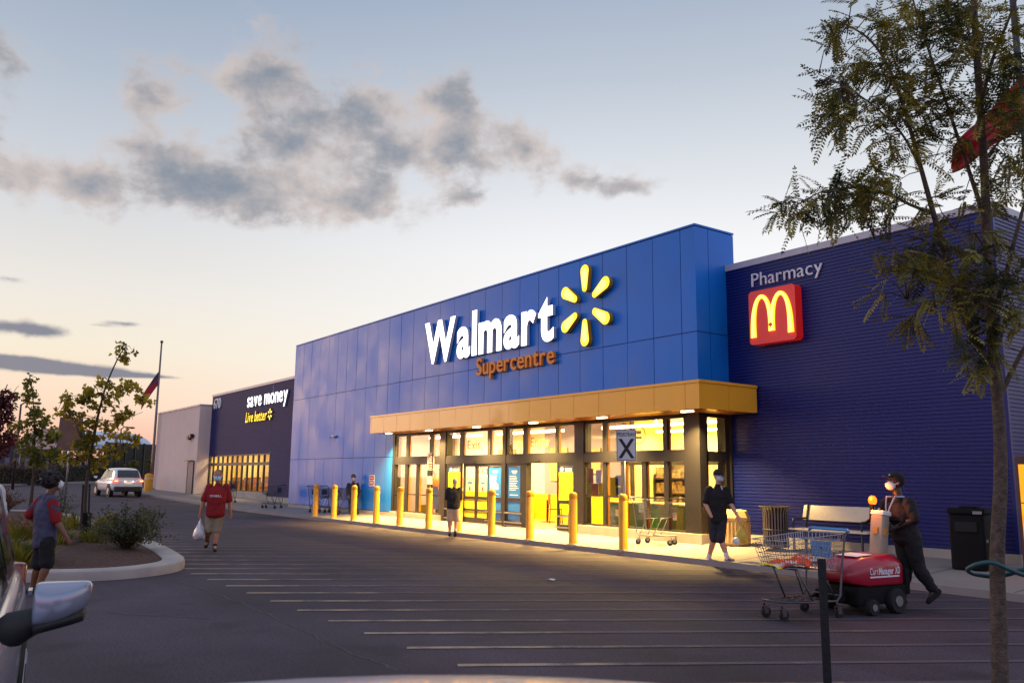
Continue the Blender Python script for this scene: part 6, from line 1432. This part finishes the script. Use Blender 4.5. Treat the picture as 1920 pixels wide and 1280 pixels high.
sapling('slimmer young maple with yellow-green leaves behind the walking boy', r2, [([(58, 950, 0), (62, 900, 0), (64, 850, 0), (64, 800, 0), (62, 750, 0), (58, 712, 0)], .05, .008), ([(64, 850, 0), (84, 836, 0), (104, 826, 0)], .016, .005), ([(64, 820, 0), (44, 806, 0), (24, 800, 0)], .016, .005), ([(63, 780, 0), (46, 752, 0), (40, 742, 0)], .012, .004), ([(64, 860, 0), (88, 858, 0), (106, 850, 0)], .014, .005)],
    [(55, 715, 8, 12, 5), (64, 745, 20, 18, 9), (68, 800, 22, 26, 22), (44, 742, 10, 6, 3), (30, 800, 18, 10, 7), (92, 815, 26, 18, 16), (58, 835, 24, 20, 14), (100, 850, 22, 12, 12), (70, 862, 22, 14, 12), (40, 842, 16, 14, 6), (66, 768, 14, 12, 7), (94, 786, 10, 8, 4)], 'maple', .15, MAPG, 8, per=5)
r3 = V((-29.0, 1.55, 0)); q = VP(-6, 960, (r3.x, r3.y, 0)); r3 = V((q.x, q.y, zg(q.x)+.2)); PUR = leafmat('purple_leaf', S(70, 26, 34), S(116, 48, 44), .35)
sapling('dark red-leaved small tree cut by the left edge', r3, [([(-6, 960, 0), (-6, 860, 0), (-4, 800, 0), (4, 750, 0), (14, 720, 0)], .06, .01), ([(-4, 800, 0), (14, 770, 0), (26, 735, 0), (36, 722, 0)], .02, .004), ([(-5, 840, 0), (14, 820, 0), (30, 790, 0)], .016, .004)],
    [(2, 770, 22, 26, 30), (8, 745, 16, 16, 10), (4, 820, 20, 20, 16), (22, 740, 10, 10, 4), (-4, 845, 16, 14, 10), (24, 826, 8, 10, 3)], 'oval', .15, PUR, 13, per=8, name='red_tree')
# stakes and guards of the saplings
def stake_set(r_, pts, label):
    for k, (x0, y0, x1, y1, lb) in enumerate(pts):
        a = VP(x0, y0, r_, .1 if k % 2 else -.05); b = VP(x1, y1, r_, .1 if k % 2 else -.05)
        t = thing('tree_stake', lb, 'stake', (a.x, a.y, r_[2])); mb = MB(); mb.tube([(a.x, a.y, r_[2]-.15), b], .022, 6); mb.build('post', IRON, t); mb = MB(); mb.lathe([(.024, -.02), (.028, .0), (.022, .02)], 8, b); mb.build('cap', IRON, t)
stake_set(r1, [(150, 1014, 156, 910, 'left dark stake by the trunk of the taller young maple'), (166, 1010, 168, 909, 'right dark stake by the trunk of the taller young maple')], '')
mb = MB(); rr_ = V((r1.x, r1.y, r1.z)); mb.lathe([(.10, -.02), (.10, .62), (.085, .62), (.085, -.02)], 14, rr_); o = mb.build('tree_guard', MBLK, None, auto=40); tag(o, 'black plastic guard sleeve around the foot of the taller maple', 'tree guard')
stake_set(r2, [(54, 948, 60, 905, 'dark stake by the slimmer young maple')], '')
# shrubs and grasses
def shrub(label, base, w, hgt, mat, seed, stems=26, lf=.05, leaves=26, name='shrub', lean=0):
    random.seed(seed); t = thing(name, label, 'shrub', base); st = MB(); lv = MB(); base = V(base)
    for _ in range(stems):
        a = R(0, 2*pi); q = R(.15, 1); tip = base+V((w*q*cos(a), w*q*sin(a), hgt*R(.3, 1)*(1-.35*q*q))); mid = base.lerp(tip, .5)+V((0, 0, hgt*.12))
        st.tube([base+V((R(-.06, .06), R(-.06, .06), -.03)), mid, tip], [.007, .005, .002], 4)
        for j in range(leaves):
            f = R(.25, 1.03); p = (base.lerp(mid, f*2) if f < .5 else mid.lerp(tip, f*2-1))+rdir()*R(.02, .11)*min(1, hgt*1.3); leaf_oval(lv, p, rdir(.2), rdir(.8), lf*R(.7, 1.3), lf*.3)
    st.build('stems', TWIG, t); lv.build('foliage', mat, t); return t
SHR = leafmat('shrub_leaf', S(48, 58, 34), S(96, 92, 48), .3); SHR2 = leafmat('russet_leaf', S(86, 56, 34), S(140, 96, 52), .3); GRS = leafmat('grass_blade', S(70, 82, 26), S(156, 142, 50), .35)
b = G(238, 1030, .19); shrub('broad leafy green shrub at the tip of the island near the kerb', (b.x, b.y, zi(b.x, b.y)), .95, .95, SHR, 31, stems=90, leaves=40, lf=.058)
b = G(112, 985, .2); shrub('thin dark upright shrub behind the walking boy', (b.x, b.y, zi(b.x, b.y)), .5, 1.3, SHR, 32, stems=18, leaves=20, lf=.06)
b = G(40, 1015, .19); shrub('rust-coloured low shrub left of the walking boy', (b.x, b.y, zi(b.x, b.y)), .85, .62, SHR2, 33, stems=44, leaves=30, lf=.055)
b = G(14, 958, .2); shrub('rust-coloured tall shrub at the left edge near the white shirt', (b.x, b.y, zi(b.x, b.y)), .7, 1.1, SHR2, 34, stems=30, leaves=26, lf=.07)
def tuft(label, base, w, hgt, seed, n=260):
    random.seed(seed); mb = MB(); base = V(base)
    for _ in range(n):
        a = R(0, 2*pi); q = R(0, 1); r0 = base+V((w*.35*q*cos(a), w*.35*q*sin(a), -.02)); tip = base+V((w*q*cos(a+R(-.3, .3)), w*q*sin(a), hgt*R(.6, 1)*(1-.3*q))); s_ = V((-sin(a), cos(a), 0))*R(.006, .011); m_ = r0.lerp(tip, .6)+V((0, 0, hgt*.16))
        k = len(mb.v); mb.v.extend([tuple(r0-s_), tuple(r0+s_), tuple(m_+s_*.8), tuple(m_-s_*.8), tuple(tip)]); mb.f.extend([[k, k+1, k+2, k+3], [k+3, k+2, k+4]]); mb.mi.extend([0, 0])
    o = mb.build('grass_clump', GRS); tag(o, label, 'grass clump', 'yellow-green grass clumps on the island')
for x, y, w, h_, l in ((135, 985, .7, .6, 'grass clump just behind the boy in front of the maple stakes'), (186, 995, .6, .55, 'grass clump between the maple stakes and the leafy green shrub'), (30, 1042, .8, .45, 'low grass clump at the left end of the island by the car mirror'), (8, 1038, .7, .5, 'low grass clump at the very left edge above the car pillar'), (60, 1035, .6, .4, 'low grass clump behind the legs of the walking boy'), (104, 1012, .6, .5, 'grass clump between the boy and the left maple stake'), (172, 1008, .5, .4, 'small grass clump at the foot of the right maple stake'), (205, 985, .8, .6, 'grass clump behind the leafy green shrub'), (75, 1000, .7, .5, 'grass clump directly behind the shirt of the boy'), (20, 1005, .7, .5, 'grass clump between the rust-coloured shrubs')):
    b = G(x, y+14, .19); tuft(l, (b.x, b.y, zi(b.x, b.y)), w, h_, int(x)+5)
# ---------------------------------------------------------------- far side of the lot
HED = leafmat('hedge_leaf', S(40, 44, 30), S(74, 66, 44), .2); HED2 = leafmat('dry_hedge_leaf', S(72, 58, 46), S(104, 80, 58), .2)
def hedge(label, a, b, w, hgt, mat, n, seed, lf=.16):
    random.seed(seed); a = V(a); b = V(b); t = thing('hedge', label, 'hedge', (a+b)/2); d = (b-a); s_ = V((-d.y, d.x, 0)).normalized(); mb = MB()
    for _ in range(n):
        u, v, z = random.random(), R(-1, 1), random.random()**.8; top = hgt*(.82+.25*mnoise.noise(V((u*d.length*.5, v, seed))))
        leaf_oval(mb, a+d*u+s_*(w*v*(1-.3*z))+V((0, 0, z*top)), rdir(.3), rdir(.6), lf*R(.6, 1.4), lf*.35)
    mb.build('foliage', mat, t); mb = MB(); k = int(d.length/.8)
    for i in range(k): p = a+d*(i+.5)/k; mb.tube([p+V((0, 0, -.1)), p+V((R(-.2, .2), R(-.2, .2), hgt*.8))], .03, 5)
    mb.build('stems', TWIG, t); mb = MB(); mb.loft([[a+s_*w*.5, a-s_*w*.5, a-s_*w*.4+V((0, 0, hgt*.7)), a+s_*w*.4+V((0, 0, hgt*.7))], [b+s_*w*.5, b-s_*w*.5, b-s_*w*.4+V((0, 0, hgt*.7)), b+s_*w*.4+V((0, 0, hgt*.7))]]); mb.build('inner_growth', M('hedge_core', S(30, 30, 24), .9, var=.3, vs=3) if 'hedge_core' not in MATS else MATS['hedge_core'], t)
def far(px, D, z=None):
    d = ray(px, 880); h = V((d.x, d.y, 0)).normalized()*D; return V((h.x, h.y, zg(h.x) if z is None else z))
hedge('long dark green hedge across the far side of the road', far(96, 88), far(200, 98), 1.0, 2.0, HED, 5200, 61)
hedge('long dry brownish hedge at the far left across the road', far(-60, 80), far(99, 84), 1.0, 1.9, HED2, 5200, 62)
mb = MB()
for a, b in (((-60, 76), (190, 92)),):
    A, B = far(*a), far(*b); n_ = (B-A); s_ = V((-n_.y, n_.x, 0)).normalized()
    mb.loft([[A, A+s_*2.2, A+s_*2.2+V((0, 0, .14)), A+V((0, 0, .14))], [B, B+s_*2.2, B+s_*2.2+V((0, 0, .14)), B+V((0, 0, .14))]])
struct(mb.build('far_pavement', PAVE))
WARE = M('warehouse_dark', S(58, 50, 66), .7, var=.1, vs=.3); WARE2 = M('warehouse_pale', S(150, 124, 134), .7, var=.1, vs=.3)
def shed(label, pa, pb, D, zt, mat, dep=18, win=True):
    A, B = far(pa, D), far(pb, D+4); t = thing('warehouse', label, 'building', A); d = (B-A); s_ = V((-d.y, d.x, 0)).normalized()
    mb = MB(); z0 = V((0, 0, -1)); zt_ = V((0, 0, zt)); mb.loft([[A+z0, A+s_*dep+z0, A+s_*dep+zt_, A+zt_], [B+z0, B+s_*dep+z0, B+s_*dep+zt_, B+zt_]]); mb.build('wall', mat, t)
    mb = MB(); q = V((0, 0, zt+.02)); mb.loft([[A-s_*.2+q, A+s_*(dep+.2)+q, A+s_*(dep+.2)+q*1.06, A-s_*.2+q*1.06], [B-s_*.2+q, B+s_*(dep+.2)+q, B+s_*(dep+.2)+q*1.06, B-s_*.2+q*1.06]]); mb.build('roof', M('shed_roof', S(50, 42, 54), .7, var=.1) if 'shed_roof' not in MATS else MATS['shed_roof'], t)
    mb = MB(); n = 9
    for i in range(n): p = A+d*(i+.3)/n-s_*.06; mb.box(0, .5*d.length/n, -.05, 0, zt*.32, zt*.6, frame(p, d.normalized(), s_, (0, 0, 1)))
    mb.build('window_band', M('shed_window', S(60, 74, 96), .2, var=.3, vs=.4, coat=.4) if 'shed_window' not in MATS else MATS['shed_window'], t)
shed('long low dark building beyond the hedge at the far left', -60, 112, 150, 5.0, WARE)
shed('low pale mauve building far behind the white car', 150, 215, 230, 4.2, WARE2)
# garden centre: barrel-roofed tent and dark fence
A, B = far(196, 98), far(300, 104); d = (B-A); du = d.normalized(); s_ = V((-d.y, d.x, 0)).normalized()
if s_.dot(V((A.x, A.y, 0))) < 0: s_ = -s_
t = thing('garden_fence', 'dark slatted garden centre fence beside the grey block', 'fence', A)
mb = MB(); k = 60
for i in range(k): p = A+d*(i/k); mb.box(0, .09, -.03, .03, 0, 4.0, frame(p, du, s_, (0, 0, 1)))
mb.build('pickets', BLACK, t); mb = MB()
for z in (.3, 2.0, 3.9): mb.box(0, d.length, -.05, -.03, z, z+.12, frame(A, du, s_, (0, 0, 1)))
mb.build('rail', BLACK, t); mb = MB(); mb.box(0, d.length, .25, .3, 2.3, 3.5, frame(A, du, s_, (0, 0, 1))); mb.build('shade_net', M('shade_net', S(88, 84, 104), .8, var=.1, vs=2), t)
mb = MB()
for i in range(7): p = A+d*(i/6); mb.box(-.1, .1, -.1, .1, -.2, 4.1, frame(p, du, s_, (0, 0, 1)))
mb.build('post', BLACK, t)
t = thing('garden_tent', 'pale barrel-roofed garden centre tent above the dark fence', 'greenhouse', A+s_*5)
mb = MB(); o0 = A+s_*2.5; rg = []; wd = 9.
def arc(p): return [p+s_*(wd*(.5-.5*cos(pi*j/14)))+V((0, 0, 3.3+2.2*sin(pi*j/14))) for j in range(15)]
mb.loft([arc(o0-du*.5), arc(o0+d*1.2)], cap=False, closed=False); mb.build('roof', M('tent_skin', S(196, 206, 224), .35, var=.06, vs=.5), t, True)
mb = MB(); a_ = arc(o0-du*.5); mb.add(a_, [tuple(range(15))]); mb.build('end_wall', M('tent_end', S(206, 176, 168), .6, var=.05), t)
mb = MB()
for i in range(5):
    for sd_ in (0, wd): mb.tube([o0+d*(i/4)+s_*sd_, o0+d*(i/4)+s_*sd_+V((0, 0, 3.35))], .08, 6)
mb.build('leg', GALV, t)
mb = MB()
for i in range(9): mb.box(.0, d.length*.055, -.02, .02, .0, 3.2, frame(o0+d*(.02+i*.11)+s_*7, du, s_, (0, 0, 1)))
mb.build('dark_stock', M('stock_dark', S(30, 32, 30), .9, var=.5, vs=1), t)
for i, (f, hgt, lb) in enumerate(((.32, 1.6, 'potted bush left of centre inside the garden fence'), (.62, 2.2, 'taller potted bush inside the garden fence'))):
    b = A+d*f-s_*1.2; shrub(lb, tuple(b+V((0, 0, 1.0))), .9, hgt, GRS, 80+i, stems=20, leaves=14, lf=.22, name='potted_bush'); 
    ob = [o for o in COL.objects if o.get('label') == lb][0]; mb = MB(); mb.lathe([(.3, 0), (.42, .95), (.45, 1.02), (.38, 1.0), (.001, .95)], 14, b); mb.build('pot', M('terracotta', S(110, 66, 50), .8, var=.1) if 'terracotta' not in MATS else MATS['terracotta'], ob, auto=40)
LPM = M('lamp_pole', S(70, 56, 60), .5, metal=.4, var=.05)
for i, (px, D, zt, lb) in enumerate(((27, 70, 6.0, 'slim lamp pole against the pink sky at the far left'), (221, 96, 5.4, 'short curved lamp pole in front of the garden tent'))):
    b = far(px, D); t = thing('lamp_pole', lb, 'street lamp', b); mb = MB(); mb.tube([b+V((0, 0, -.1)), b+V((0, 0, zt))], [.10, .06], 8); mb.build('pole', LPM, t, True)
    r_ = V((b.y, -b.x, 0)).normalized(); mb = MB(); mb.tube([b+V((0, 0, zt-.05)), b+V((0, 0, zt+.2))+r_*.3, b+V((0, 0, zt+.15))+r_*.9], .05, 6); mb.build('arm', LPM, t, True); mb = MB(); mb.ell(b+V((0, 0, zt+.12))+r_*1.0, (r_*.3, V((0, 0, .1)), V((-r_.y, r_.x, 0))*.14)); mb.build('lamp_head', LPM, t, True)
# lit parking lot lamp behind the photographer, mirrored in the blue panels
LH = M('lot_lamp_lens', (1, .8, .5), .4, var=0, emit=(1, .62, .28), es=420)
P0 = WY(832, 752, Y0); rd = ray(832, 752); rd = V((rd.x, -rd.y, rd.z)); P1 = P0+rd*(34/abs(rd.y))
t = thing('lot_lamp', 'tall twin-headed lot lamp behind the photographer', 'street lamp', (P1.x, P1.y, zg(P1.x)))
mb = MB(); mb.tube([(P1.x, P1.y, zg(P1.x)-.2), (P1.x, P1.y, P1.z)], [.16, .09], 10); mb.build('pole', LPM, t, True)
for k, dz in ((-1, 0), (1, 0)):
    mb = MB(); mb.rbox(P1.x+k*1.1-.45, P1.x+k*1.1+.45, P1.y-.3, P1.y+.3, P1.z, P1.z+.2, .1); mb.tube([(P1.x, P1.y, P1.z+.05), (P1.x+k*.7, P1.y, P1.z+.1)], .05, 6); hd_ = mb.build('lamp_head', LPM, t, auto=40)
    mb = MB(); mb.ell((P1.x+k*1.1, P1.y, P1.z-.02), ((.36, 0, 0), (0, .24, 0), (0, 0, .13)), 14, 7); put(mb.build('lens', LH, t, True), hd_)
